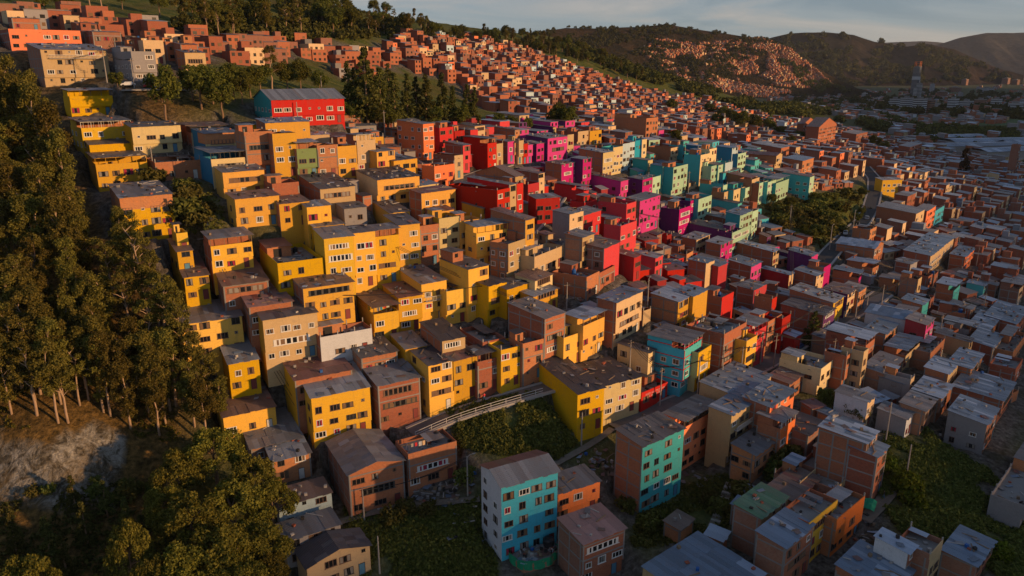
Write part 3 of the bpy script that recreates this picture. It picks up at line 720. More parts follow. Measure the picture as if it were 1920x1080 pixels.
(1545,502,1534,1558,3.2,'M','B','ts','x','tall magenta slab beside the purple zinc house'),
(1480,516,1427,1488,2.6,'PK','RB','mb','','dark red house with sagging grey roof'),
(1414,544,1385,1438,2.6,'R','B','ms','x','house with bright red triangular end wall|the red triangle wall'),
(1448,561,1438,1457,3.2,'R','B','ts','x','thin bright red slab right of the red triangle wall'),
(1563,568,1480,1582,3.0,'Y','B','ms','','long brick house with yellow and purple striped front|the striped front'),
(1545,592,1464,1566,2.8,'P','B','md','v','purple-fronted brick house with dark roof patches below the striped front'),
(1590,552,1542,1610,2.8,'PK','P','mr','','purple house with orange brick front right of the striped front'),
(1610,547,1595,1625,2.6,'B2','B','ms','','brick house at the end of the striped front row'),
(1700,600,1623,1718,2.3,'M','W','fb','','long pale-roofed house with bright magenta end wall|the magenta-ended house'),
(1737,610,1714,1752,2.8,'M','RB','ms','','dark red and magenta house right of the magenta-ended house'),
(1660,627,1640,1684,2.2,'B2','B','mb','','brick house with zinc roof below the magenta-ended house'),
(1700,657,1658,1726,2.2,'PK','B','ob','','brick house with railed zinc-roofed terrace below the magenta-ended house'),
(1818,642,1752,1825,2.0,'T','T','md','','tan house with dark ribbed roof in the right hollow|the dark ribbed roof'),
(1778,702,1734,1797,2.5,'PK','B','mb','','brick house with bright sheets below the dark ribbed roof'),
(1708,712,1655,1715,2.3,'T','G','tb','','grey blank-walled house left of the bright sheets'),
(1905,692,1855,1918,2.6,'B','B','tb','','brick house with a green net band on the right edge'),
(1627,754,1566,1641,2.5,'PK','W','ms','','white-flanked house with grey roof behind a dark bush'),
(1880,752,1784,1903,2.3,'B','B','mb','','brick house under a long blue roof on the right'),
(1850,797,1777,1871,2.6,'B','G','mb','','brick and grey house above the shrubby slope'),
(1700,787,1645,1713,1.7,'W','G','ms','','white shed with tilted grey roof above the shrubby slope'),
(1765,747,1710,1786,2.3,'B','B3','mb','','dull brick house left of the long blue roof'),
(1730,572,1690,1742,2.2,'TE','B','mb','x','brick house with mint end wall above the magenta-ended house'),
(1790,537,1760,1802,3.0,'TE','B','ob','x','brick house with tall mint end wall on the right'),
(1845,537,1815,1850,1.8,'TE','TE','mb','','small teal house with white zinc roof on the right'),
(1718,401,1643,1734,3.6,'PK','B','ms','','four-storey brick block with sunlit orange end above the valley road|the four-storey brick block'),
(1738,396,1716,1755,3.4,'OR','B','ms','','brick house with orange front behind the four-storey brick block'),
(1754,396,1738,1771,2.6,'AQ','B','ts','','aqua fronted house right of the four-storey brick block'),
(1632,431,1598,1644,2.3,'B2','B','ts','','brick house with roof columns beside the valley road'),
(1640,466,1568,1657,2.3,'B','B','fb','','brick hall with white gabled roof beside the valley road|the white gabled hall'),
(1745,480,1694,1789,2.7,'T','B','mb','v','brick house with white-banded tan front right of the white gabled hall'),
(1810,482,1788,1827,2.3,'OR','B','mb','','brick house with orange end wall right of the white-banded front'),
# --- teal and mint quarter
(1131,287,1085,1150,3.7,'C','B','ms','v','pale cream house with brick flank at the left of the pastel terrace|the pastel terrace'),
(1150,277,1135,1168,3.9,'C','TE','ts','v','cream house with white frames in the pastel terrace'),
(1168,270,1150,1181,3.9,'LB','B','ts','','pale blue and cream house in the middle of the pastel terrace'),
(1181,267,1165,1191,3.6,'LB','B','ms','','narrow pale blue house in the pastel terrace'),
(1191,264,1180,1204,3.6,'AQ','AQ','ts','','bright blue house in the pastel terrace'),
(1204,262,1192,1213,3.6,'C','AQ','ts','','cream house at the right end of the pastel terrace'),
(1258,278,1214,1272,2.3,'PK','B','tr','','brick house with orange end wall above the teal walls'),
(1281,273,1255,1286,2.2,'TE','TE','td','','low teal house right of the orange-ended brick house'),
(1215,301,1186,1224,2.5,'C','TE','ms','','house with lit teal flank and pale front|the lit teal flank'),
(1243,312,1219,1253,3.6,'MI','TE','mb','','tall teal-flanked house right of the lit teal flank'),
(1263,314,1248,1290,4.2,'MI','TE','td','','tall pale mint house with rooftop washing'),
(1314,291,1283,1331,4.4,'C','TE','ts','','cream apartment house with broad teal flank|the cream apartment house'),
(1330,280,1318,1344,4.2,'C','C','ts','','slim cream house right of the cream apartment house'),
(1315,275,1284,1322,1.8,'C','BL','mb','','low house with deep blue flank behind the cream apartment house'),
(1373,278,1342,1384,3.8,'LB','BL','mb','','house with big deep blue flank and pale front|the deep blue flank'),
(1384,289,1374,1399,3.2,'MI','BL','ts','','mint house right of the deep blue flank'),
(1334,312,1325,1347,3.2,'MI','MI','ts','','mint house below the slim cream house'),
(1347,310,1338,1360,3.0,'MI','TE','ms','','second mint house in the row below the deep blue flank'),
(1360,306,1350,1374,3.0,'LB','TE','ts','','pale grey-green house below the deep blue flank'),
(1356,325,1335,1389,1.9,'AQ','BL','ms','','low aqua house at the foot of the mint row'),
(1408,334,1360,1420,2.6,'PK','B','mr','','long brick house with arched brown roof among mint houses'),
(1356,348,1312,1364,2.7,'MI','TE','tr','','teal house with junk-covered terrace roof'),
(1358,361,1350,1376,2.4,'PK','B','ts','','orange house at the left of the small sunlit row'),
(1376,357,1362,1398,2.6,'C','TE','ts','','cream house in the small sunlit row'),
(1398,353,1390,1411,2.4,'MI','TE','ts','','mint house at the right of the small sunlit row'),
(1410,337,1398,1424,3.3,'PK','B','ts','','peach house left of the mint terrace'),
(1424,344,1412,1440,3.2,'MI','B','ts','v','mint house at the left end of the mint terrace|the mint terrace'),
(1440,342,1430,1456,3.2,'MI','TE','ts','v','mint house in the middle of the mint terrace'),
(1456,337,1445,1480,3.4,'MI','TE','os','','mint house at the right end of the mint terrace'),
(1519,332,1466,1527,3.7,'MI','TE','mr','wv','green-teal house with five white-framed windows on the knoll|the green-teal knoll house'),
(1384,382,1331,1391,2.2,'TE','TE','md','','long lit teal wall above the brick shed'),
(1375,413,1316,1390,1.9,'B2','B','ms','','brick shed with curved corrugated wall and roof clutter'),
(1388,404,1362,1411,4.2,'MI','TE','mb','','large mint house with grey roof left of the green knoll|the large mint house'),
(1411,397,1402,1422,3.8,'MI','B','ts','','slim pale mint house at the edge of the green knoll'),
(1456,292,1400,1467,2.4,'PK','B','fr','','gabled brick house left of the narrow sunlit alley'),
(1465,278,1406,1480,2.3,'B2','B','ms','','brick house with grey roof behind the gabled brick house at the alley'),
(1505,302,1468,1526,2.5,'B2','B','mb','','brick house with pale canopy above the green-teal knoll house'),
# --- upper left
(128,170,116,209,2.6,'Y','Y','os','','small yellow house with glazed loggia at the top of the yellow column|the top yellow house'),
(150,229,130,245,2.8,'Y','Y','os','v','wide yellow house with white pergola terrace below the top yellow house'),
(246,239,232,338,2.6,'C','Y','md','','yellow and cream house with a diagonal shadow right of the pergola house|the half-cream house'),
(167,272,150,256,1.7,'Y','Y','md','','low yellow house with ragged dark roof edge in the yellow column'),
(177,297,160,274,3.0,'Y','Y','od','','yellow house with covered junk balcony at the forest edge'),
(75,93,10,200,3.9,'T','B3','ms','b','tan apartment house with stacked balconies at the upper left|the balcony apartments'),
(15,54,-20,150,2.4,'OR','B','ts','','long orange brick parapet house at the upper left corner'),
(245,96,193,290,3.2,'G','G','ts','wv','grey-lilac three-storey house above the lawn|the grey-lilac house'),
(290,305,272,376,1.7,'B','B','td','','low brick house with dark cluttered flat roof below the half-cream house'),
(383,251,358,448,2.4,'C','BL','mb','u','blue-flanked house with brick top and blue roof edge|the blue-roof-edge house'),
(394,287,362,466,2.8,'C','BL','os','','cream house with blue flank below the blue-roof-edge house'),
(357,238,335,430,1.4,'T','B','or','','tan rooftop shelter above the blue-roof-edge house'),
(457,248,440,510,4.0,'B','B','ts','','brick four-storey house right of the blue-roof-edge house|the brick four-storey house'),
(510,251,498,555,4.0,'O','B','ts','v','ochre four-storey house right of the brick four-storey house'),
(497,231,480,580,2.5,'O','B','mb','v','ochre house with white window bands above the ochre four-storey house'),
(555,268,545,594,3.3,'GR','B','os','','olive-green house with stacked verandas right of the ochre four-storey house'),
(594,273,580,632,3.1,'B','B','ts','v','brick house with maroon ground floor right of the olive-green house'),
(632,275,618,668,3.0,'O','B','ts','','ochre house left of the grey-white veranda house'),
(668,253,650,703,3.8,'T','B','os','v','grey-tan veranda house with open top|the grey-white veranda house'),
(738,302,722,782,2.2,'O','O','md','','ochre house on the slope left of the orange apartment house'),
(706,285,690,740,2.8,'O','O','ms','','ochre house right of the grey-white veranda house'),
(417,324,402,495,2.3,'O','O','ms','','ochre house with plain front above the hillside stairs|the plain ochre house'),
(440,374,424,523,2.5,'O','O','mr','','ochre house with balconied front below the plain ochre house'),
(523,383,505,580,2.0,'O','B','mr','','low ochre and white house right of the balconied ochre front'),
(510,345,494,560,2.0,'B','B','ts','','brick house with clutter between the plain ochre house and the ochre terraces'),
(600,355,560,665,2.2,'T','B','md','','tan house with dark roof below the olive-green house'),
(707,338,668,786,2.4,'O','C','md','','long ochre house with dark roof and laundry gallery|the laundry gallery'),
(785,349,776,822,1.7,'C','T','mb','','pale shelter house with flat white roof right of the laundry gallery'),
(508,187,468,645,2.7,'R','TE','gs','wv','long red school with teal gable end among the trees|the red school',55),
]
for row in HT:
    yw = row[10] if len(row) > 10 else None
    lab, _, short = row[9].partition('|')
    s = spec_house(*row[:9], lab, short or None, yw)
    if s:
        if s['front'] == 'Y':
            y_ = ('Y','Y2','Y','Y3','Y')[len(HOUSES) % 5]; s['side'] = y_ if s['side'] == 'Y' else s['side']; s['front'] = y_
        if s['front'] == 'R' and len(HOUSES) % 3 == 0: s['side'] = 'R2' if s['side'] == 'R' else s['side']; s['front'] = 'R2'
        HOUSES.append(s)
# walls of neighbours must not share a plane: nudge every house a little
for i, s in enumerate(HOUSES):
    k = i % 7
    s['base'] = s['base']+Vector((.004*k, -.003*((k*3) % 7), .003*k))
    ax = Vector((math.sin(R(s['yaw'])), math.cos(R(s['yaw'])), 0)); ay = Vector((-ax.y, ax.x, 0))
    s['ax'], s['ay'] = ax, ay
    X, Y = occ_rect(s['base'], ax, ay, s['W'], s['D']); OCC[X, Y] = True
    print('H %-7.1f W%5.1f D%5.1f d%4.0f yaw%3.0f n%.1f z%6.1f %s' % (s['u'], s['W'], s['D'], s['d'], s['yaw'], s['n'], s['base'].z, s['label'][:50]))
# ------------------------------------------------------------------ helper: pixels inside polygons
def in_poly(u, v, poly):
    c = False; j = len(poly)-1
    for i in range(len(poly)):
        (xi, yi), (xj, yj) = poly[i], poly[j]
        if (yi > v) != (yj > v) and u < (xj-xi)*(v-yi)/(yj-yi)+xi: c = not c
        j = i
    return c
def scatter_px(poly, n, rnd, mind=0):
    us, vs = [p[0] for p in poly], [p[1] for p in poly]; out = []; k = 0
    while len(out) < n and k < n*60:
        k += 1; u, v = rnd.uniform(min(us), max(us)), rnd.uniform(min(vs), max(vs))
        if in_poly(u, v, poly) and (not mind or all((u-a)**2+(v-b)**2 > mind*mind for a, b in out)): out.append((u, v))
    return out
# ------------------------------------------------------------------ far hills: ridges with ravines
hillmat = None
def hill_material(name, c1, c2, c3, sc_=.012):
    m, nt, b = mat_base(name); p = geo_pos(nt)
    n1 = noise(nt, p, sc_, 6, .65); n2 = noise(nt, p, sc_*7, 4, .7); n3 = noise(nt, p, sc_*.25, 3, .5)
    x = mixc(nt, mrange(nt, n1, .4, .62, 0, 1), c1, c2); x = mixc(nt, mrange(nt, n3, .52, .7, 0, .8), x, c3)
    x = hsv(nt, x, .5, 1, mrange(nt, n2, .3, .7, .55, 1.35))
    nt.links.new(x, b.inputs['Base Color']); b.inputs['Roughness'].default_value = 1; b.inputs['Specular IOR Level'].default_value = 0
    bp = N(nt, 'ShaderNodeBump'); bp.inputs['Strength'].default_value = 1; bp.inputs['Distance'].default_value = 9
    nt.links.new(n2, bp.inputs['Height']); nt.links.new(bp.outputs[0], b.inputs['Normal'])
    return m
def ridge(crest, D, foot, mat, seed, amp=14, zf=-82, n=160, m=44, back=1.0):
    cu = np.array([c[0] for c in crest], float); cv = np.array([c[1] for c in crest], float); cd = np.array([c[2] if len(c) > 2 else D for c in crest], float)
    t = np.linspace(0, 1, n); tt = np.linspace(0, 1, len(crest))
    U, Vv, DD = np.interp(t, tt, cu), np.interp(t, tt, cv), np.interp(t, tt, cd)
    a, mm = (U-960)/FPX, (540-Vv)/FPX
    X, Y, Z = a*DD, (CT+mm*ST)*DD, (mm*CT-ST)*DD
    s = np.concatenate([np.linspace(-1, 0, m), np.linspace(0, 1, m//2)[1:]])
    S, _ = np.meshgrid(s, t)
    h = np.maximum(Z-zf, 1)[:,None]; L = h*foot
    prof = np.where(S < 0, 1+S, 1-S*back); prof = np.clip(prof, 0, 1); prof = prof*.55+.45*prof*prof*(3-2*prof)
    dirx, diry = X/np.hypot(X, Y), Y/np.hypot(X, Y)
    PX = X[:,None]+dirx[:,None]*S*L; PY = Y[:,None]+diry[:,None]*S*L; PZ = zf+h*prof
    w_ = h.mean()
    e = fbm(PX/(w_*.9), PY/(w_*2.2), 4, seed); PZ = PZ+e*amp*4*np.clip(1-np.abs(1-prof)*0-prof**6, .08, 1)*np.clip(prof*3, 0, 1)
    k, q = PX.shape; i = np.arange(k*q).reshape(k, q)
    F = np.stack([i[:-1,:-1], i[:-1,1:], i[1:,1:], i[1:,:-1]], -1).reshape(-1, 4)[:, ::-1]
    V = np.stack([PX, PY, PZ], -1).reshape(-1, 3)
    o = link(bpy.data.objects.new('hills', np_mesh('hills', V, F, [mat], smooth=True))); tag(o, kind='structure')
    return make_bvh(V, F)
HM1 = hill_material('hill_woodland', (.028,.024,.013), (.070,.045,.025), (.034,.033,.016), .014)
HM2 = hill_material('hill_scrub', (.022,.020,.015), (.052,.036,.026), (.028,.027,.020), .006)
HM3 = hill_material('hill_far', (.032,.034,.034), (.058,.050,.042), (.038,.040,.040), .004)
BV1 = ridge([(860,78,1500),(960,72,1700),(1020,60,1900),(1060,52,2050),(1130,54,2150),(1200,50,2250),(1250,46,2300),(1300,54,2300),(1350,61,2300),(1400,69,2300),(1440,72,2300),(1480,90,2250),(1520,118,2200),(1560,146,2150),(1600,166,2100),(1660,185,2050)], 2300, 3.1, HM1, 3, 16)
BV2 = ridge([(1360,96),(1430,76),(1480,63),(1550,61),(1600,65),(1640,78),(1700,88),(1740,82),(1790,92),(1830,110),(1870,128),(1920,140)], 3600, 3.0, HM2, 11, 26)
BV3 = ridge([(1560,112),(1650,104),(1720,96),(1750,86),(1800,71),(1850,62),(1900,62),(1960,58),(2060,66),(2200,74),(2400,90)], 6200, 3.0, HM3, 23, 36)
ridge([(1500,90),(1620,82),(1680,79),(1730,77),(1760,79),(1800,84),(1900,90)], 9000, 3.0, HM3, 31, 20)
# sun bearing for the added ridge shaped to shade the valley (outside the frame, to the right)
SUN_AZ, SUN_EL = 112.0, 11.0
RZ = []
_s = np.array([math.sin(R(SUN_AZ)), math.cos(R(SUN_AZ))]); _q = np.array([-_s[1], _s[0]])
# ------------------------------------------------------------------ more houses to fill the blocks
BOUND_GREEN = [[(835,760),(1010,728),(1090,830),(1040,870),(900,850),(850,830)], [(640,930),(700,965),(860,940),(905,920),(940,1080),(640,1080)],
 [(1195,960),(1290,890),(1400,880),(1395,960),(1340,1010),(1180,1030)], [(1660,790),(1720,800),(1800,900),(1860,960),(1920,1000),(1920,1080),(1780,1080),(1680,1000),(1640,920)],
 [(1420,372),(1530,360),(1640,345),(1640,400),(1590,450),(1560,480),(1450,430),(1420,400)], [(235,165),(350,165),(420,225),(300,235),(245,215)],
 [(640,150),(870,170),(905,240),(740,228),(650,235),(650,195)], [(330,330),(400,340),(430,430),(470,440),(330,440)], [(470,420),(570,420),(560,452),(470,452)],
 [(380,120),(610,110),(650,175),(470,185),(420,215),(360,190)], [(1030,198),(1085,205),(1085,240),(1030,240)],[(0,100),(130,100),(150,300),(200,440),(330,560),(400,700),(430,800),(560,1080),(0,1080)],
 [(1020,850),(1150,790),(1215,780),(1240,830),(1100,900)], [(1480,730),(1560,730),(1640,800),(1540,800)]]
STREETS = [  # name, width, pixel polyline
 ('street', 5.0, [(1150,800),(1215,775),(1290,748),(1380,708),(1450,672),(1500,640),(1560,606),(1620,575),(1655,550)]),
 ('street', 4.0, [(770,812),(830,785),(900,762),(1010,730),(1060,716)]),
 ('road', 5.5, [(1530,505),(1560,470),(1590,440),(1618,415),(1632,390),(1640,360),(1640,335),(1620,312)]),
 ('street', 3.6, [(985,440),(1012,412),(1032,393),(1048,370)]),
 ('street', 4.0, [(846,350),(880,330),(905,322),(950,308)]),
 ('street', 5.0, [(232,168),(255,168),(300,166),(345,168)]),
 ('street', 3.2, [(645,512),(700,500),(745,490)]),
 ('footpath', 1.8, [(600,990),(700,958),(790,944),(900,935)]),
 ('footpath', 1.6, [(1040,870),(1085,845),(1120,826),(1148,803)]),
 ('footpath', 1.8, [(1330,1005),(1345,970),(1358,935),(1370,905)]),
 ('footpath', 2.5, [(1620,975),(1660,935),(1680,905)]),
]
ROADW = []
for nm, wd, px in STREETS:
    P = [hit(u, v) for u, v in px]; P = [p for p in P if p]
    Q = []
    for a, b_ in zip(P, P[1:]):
        k = max(2, int((b_-a).length/1.5))
        Q += [a.lerp(b_, i/k) for i in range(k)]
    Q.append(P[-1])
    for _ in range(6): Q = [Q[0]]+[(Q[i-1]+Q[i]*2+Q[i+1])/4 for i in range(1, len(Q)-1)]+[Q[-1]]
    ROADW.append((nm, wd, Q))
    for p in Q:
        r_ = int(wd/2)+1; X, Y = int(p.x-OCX), int(p.y-OCY)
        OCC[max(0,X-r_):X+r_+1, max(0,Y-r_):Y+r_+1] = True
OCC2 = OCC.copy()
# keep the fronts of the listed houses free
for s in HOUSES:
    f = 5.0 if s['near'] else 3.0
    X, Y = occ_rect(s['base']-s['ay']*f-s['ax']*1.2, s['ax'], s['ay'], s['W']+2, f+s['D']); OCC[X, Y] = True
ZONES = [([(800,220),(940,215),(1000,300),(1110,340),(1240,400),(1300,470),(1400,600),(1500,640),(1400,680),(1330,560),(1180,520),(1060,440),(880,410),(820,330)], ['R','R','RB']), ([(945,225),(1110,240),(1250,330),(1400,430),(1560,480),(1640,540),(1560,620),(1400,500),(1230,440),(1100,345),(1000,300)], ['M','M','P']), ([(1130,260),(1400,260),(1480,330),(1420,420),(1300,360),(1180,330)], ['TE','MI','AQ'])]
BRICKS = ['B','B','B2','B3','B']
def fill_block(poly, yaw, n_rng, w_rng, d_rng, fronts, roofs, seed, step=1.0, density=1.0, street_every=2, alley=4.0, occ=None, green=True):
    occ = OCC if occ is None else occ
    """lots on a grid turned by yaw, kept where their corner falls in a pixel polygon and the ground is free"""
    rnd = random.Random(seed); out = []
    pts = [hit(u, v) for u, v in poly]; pts = [p for p in pts if p]
    ax = Vector((math.sin(R(yaw)), math.cos(R(yaw)), 0)); ay = Vector((-ax.y, ax.x, 0))
    A = [p.dot(ax) for p in pts]; B_ = [p.dot(ay) for p in pts]
    y = min(B_); row = 0
    while y < max(B_):
        d0 = rnd.uniform(*d_rng); d = d0; x = min(A)+rnd.uniform(0, 5); run = 0
        while x < max(A):
            wd = rnd.uniform(*w_rng); c = ax*x+ay*y; x += wd+.05; run += 1
            if run > rnd.randint(7, 12): x += alley; run = 0
            if rnd.random() > density: continue
            if not (-480 < c.x < 1380 and 0 < c.y < 1870): continue
            z = zat(c.x, c.y); base = Vector((c.x, c.y, z)); u, v, dd = proj(base)
            if not in_poly(u, v, poly) or any(in_poly(u, v, q) for q in BOUND_GREEN): continue
            d = max(3, d0*rnd.uniform(.75, 1.05)); c = c+ay*rnd.uniform(0, .12*d0); base = Vector((c.x, c.y, z)); X, Y = occ_rect(base, ax, ay, wd, d, .4)
            if occ[X, Y].any(): continue
            occ[X, Y] = True; OCC[X, Y] = True
            z2 = min(zat(*(c+ax*wd).xy), z); base.z = z2 if z-z2 < 2 else z-1
            n = rnd.uniform(*n_rng)
            fr = rnd.choice(fronts); sd = rnd.choice(BRICKS) if rnd.random() < .85 else fr
            roof = rnd.choice(roofs)
            for zp, cols in ZONES:
                if in_poly(u, v-15, zp) and rnd.random() < .6: fr = rnd.choice(cols); sd = rnd.choice(cols+['B'])
            out.append(dict(base=base, yaw=yaw+rnd.gauss(0,4.5), W=wd, D=d, n=n, front=fr, side=sd, roof=roof, flags='h' if rnd.random() < .3 else '', near=FPX*ST_H/dd > 13.5, d=dd, u=u, v=v, short=None, label=None, ax=ax, ay=ay))
        y += d0+(.1 if row % street_every else alley); row += 1
    return out
BR = ['B','B','B','B2','B2','B3','PK','T']
FILL = []
FILL += fill_block([(280,300),(480,200),(740,240),(860,350),(1000,450),(1000,560),(960,640),(1150,660),(1100,730),(880,740),(600,870),(430,900),(420,560),(400,400)], 58, (1.0,1.5), (4.5,6.5), (5,8), ['B','B','O','T','Y','G'], ['mr','ms','md','ts','ms'], 1)
FILL += fill_block([(600,880),(760,800),(880,880),(860,930),(660,970)], 62, (1.0,1.4), (4,6), (5,7), ['B','T'], ['mr','ms'], 12)
FILL += fill_block([(860,240),(1000,225),(1250,250),(1420,300),(1440,380),(1450,470),(1560,490),(1640,540),(1500,650),(1250,660),(1130,560),(1000,450),(880,340)], 37, (1.2,2.0), (5,7.5), (6,10), ['B','B','B2','PK','T','R','M','P'], ['mr','ms','ts','ms','mb','td'], 2)
FILL += fill_block([(1560,490),(1640,400),(1700,330),(1930,330),(1930,800),(1800,780),(1660,770),(1640,860),(1560,800),(1480,720),(1480,670),(1620,590)], 42, (1.3,3.0), (4.2,7.2), (5.5,9.5), ['B','B2','PK','PK','T','B','B','B2','C','B3','G'], ['mb','ms','mb','ts','tb','ms','ob','os','ts'], 3, alley=2.5, street_every=3)
FILL += fill_block([(1280,1080),(1300,980),(1420,920),(1640,900),(1700,1000),(1780,1080)], 48, (1.4,2.2), (5,7), (6,9), ['B','B2','OR','T'], ['ms','mb','ts'], 4)
FILL += fill_block([(0,26),(130,32),(250,52),(420,76),(560,80),(690,98),(690,170),(600,150),(480,135),(400,122),(330,162),(300,128),(190,100),(0,120)], 46, (1.5,2.8), (5,9), (6,9), ['B2','B3','B','B2','B','B3','B','PK','T','G','B3','B','B2'], ['ms','ts','mr','md','ts'], 5, alley=2)
FILL += fill_block([(640,160),(690,108),(760,72),(900,76),(1000,100),(1100,140),(1200,172),(1330,192),(1440,225),(1420,262),(1300,264),(1150,240),(1050,228),(950,215),(905,205),(860,160),(700,130)], 41, (1.2,3.0), (4,7.5), (5,8), ['B2','B2','B2','B2','B','B','B','PK','OR','T','B3','B3','B2','B','LB'], ['ms','ts','mr','ts','md'], 6, density=.97, alley=1.5)
FILL += fill_block([(1380,262),(1440,228),(1560,240),(1700,275),(1930,330),(1930,420),(1640,405),(1640,335),(1540,360),(1530,300),(1420,300)], 40, (1.4,3.2), (4.2,7.5), (5.5,9.5), ['B2','B','B','PK','B2','B3','OR','T','LB'], ['mb','ms','mr','ms','ts'], 7, alley=2.5, street_every=3)
FILL_ = fill_block([(200,120),(480,150),(480,190),(420,215)], 50, (1.5,2), (6,8), (6,8), ['B'], ['ms'], 8, density=.3)
for s in HOUSES:
    X, Y = occ_rect(s['base']-s['ay']*(2.2 if s['near'] else 1.5)-s['ax']*.5, s['ax'], s['ay'], s['W']+1, (2.2 if s['near'] else 1.5)+s['D']+.3); OCC2[X, Y] = True
for s in FILL:
    X, Y = occ_rect(s['base']-s['ay']*.8-s['ax']*.3, s['ax'], s['ay'], s['W']+.6, s['D']+1); OCC2[X, Y] = True
SHEDS = []
MAINP = [(400,330),(480,250),(700,230),(860,250),(1000,230),(1400,290),(1560,300),(1640,420),(1920,420),(1920,780),(1650,780),(1560,900),(1450,930),(1330,850),(1130,790),(1030,720),(800,790),(640,900),(470,860),(440,600)]
for k, (wr, dr) in enumerate((((4.5,6),(4.5,7)), ((3,4.2),(3.2,5)), ((2.4,3),(2.4,3.4)))):
    SHEDS += fill_block(MAINP, 60-k*8, (.85,1.25), wr, dr, ['B','B','B3','B2','T','G','B'], ['ms','mr','md','ms','ts','mb'], 40+k, occ=OCC2, alley=.5, street_every=9)
LOWP = [(1130,800),(1280,780),(1300,900),(1480,860),(1640,900),(1720,1000),(1640,1080),(1240,1080),(1290,960),(1180,900)]
for k, (wr, dr) in enumerate((((4,6),(4,6)), ((2.6,3.6),(2.6,4)))):
    SHEDS += fill_block(LOWP, 48-k*9, (.85,1.3), wr, dr, ['B','B2','B3','T','G'], ['ms','mr','md','mb','ts'], 60+k, occ=OCC2, alley=.8, street_every=9)
print('fill', len(FILL), 'sheds', len(SHEDS))
# ------------------------------------------------------------------ terraces, then the finished ground
SHEDS.sort(key=lambda s: s['d']); ALLH = HOUSES+FILL+SHEDS
def cells_near(o, rad):
    """grid index window around a point"""
    r0 = math.log(max(o.y-rad+120, 150.1)); r1 = math.log(o.y+rad+120)
    k0, k1 = (r0-math.log(150))/(math.log(9500)-math.log(150))*(NR-1), (r1-math.log(150))/(math.log(9500)-math.log(150))*(NR-1)
    ts = [(o.x+sx*rad)/(o.y+sy*rad+120) for sx in (-1,1) for sy in (-1,1)]
    c0, c1 = (min(ts)+1.5)/3.2*(NT-1), (max(ts)+1.5)/3.2*(NT-1)
    return slice(max(0, int(k0)-1), min(NR, int(k1)+3)), slice(max(0, int(c0)-1), min(NT, int(c1)+3))
URB = np.zeros((NR, NT)); ROCK = np.zeros((NR, NT))
def local(s, sl):
    dx, dy = GX[sl]-s['base'].x, GY[sl]-s['base'].y
    return dx*s['ax'].x+dy*s['ax'].y, dx*s['ay'].x+dy*s['ay'].y
Z0 = GZ.copy()
for s in ALLH:
    sl = cells_near(s['base'], max(s['W'], s['D'])*1.5+6); a, b_ = local(s, sl)
    m = .8 if s['near'] else .5
    inn = (a > -m) & (a < s['W']+m) & (b_ > -1.6) & (b_ < s['D']+m)
    GZ[sl] = np.where(inn, np.maximum(GZ[sl], s['base'].z-.5), GZ[sl])
    e = np.maximum(np.maximum(-a, a-s['W']), np.maximum(-b_, b_-s['D']))
    URB[sl] = np.maximum(URB[sl], np.clip(1.3-np.maximum(e, 0)/6.5, 0, 1))
for s in ALLH:
    sl = cells_near(s['base'], max(s['W'], s['D'])*1.5+6); a, b_ = local(s, sl)
    m = 1.3 if s['near'] else .9
    inn = (a > -m) & (a < s['W']+m) & (b_ > (-m if s.get('label') is None else -3.2)) & (b_ < s['D']+m*.6)
    GZ[sl] = np.where(inn, np.minimum(GZ[sl], s['base'].z-.05), GZ[sl])
for nm, wd, Q in ROADW:
    for p in Q[::2]:
        sl = cells_near(p, wd+3); d = np.hypot(GX[sl]-p.x, GY[sl]-p.y)
        GZ[sl] = np.where(d < wd/2+2.2, np.minimum(GZ[sl], p.z-.12), GZ[sl]); 
        GZ[sl] = np.where(d < wd/2+.5, np.maximum(GZ[sl], p.z-.4), GZ[sl])
        URB[sl] = np.maximum(URB[sl], np.clip(1-(d-wd/2)/3, 0, 1))
pu = 960+FPX*GX/(GY*CT-GZ*ST); pv = 540-FPX*(GY*ST+GZ*CT)/(GY*CT-GZ*ST)
ROCK = np.clip(1.6*fbm(GX/3.5, GY/3.5, 3, 44)+.95, 0, 1)*np.where((pu > -60) & (pu < 235) & (pv > 815+20*np.sin(pu/40)) & (pv < 950), 1., 0.)
for q in BOUND_GREEN:
    q = np.array(q, float); ins = np.zeros(pu.shape, bool); j = len(q)-1
    for i in range(len(q)):
        (xi, yi), (xj, yj) = q[i], q[j]; ins ^= ((yi > pv) != (yj > pv)) & (pu < (xj-xi)*(pv-yi)/(yj-yi+1e-9)+xi); j = i
    URB = np.where(ins & (GY < 420), URB*.3, URB)
URB[GZ < -60] = np.maximum(URB, np.where(GY > 560, .35, 0))[GZ < -60]
LITTER = np.clip((430-pu)/120, 0, 1)*np.where(GY < 260, 1, 0)
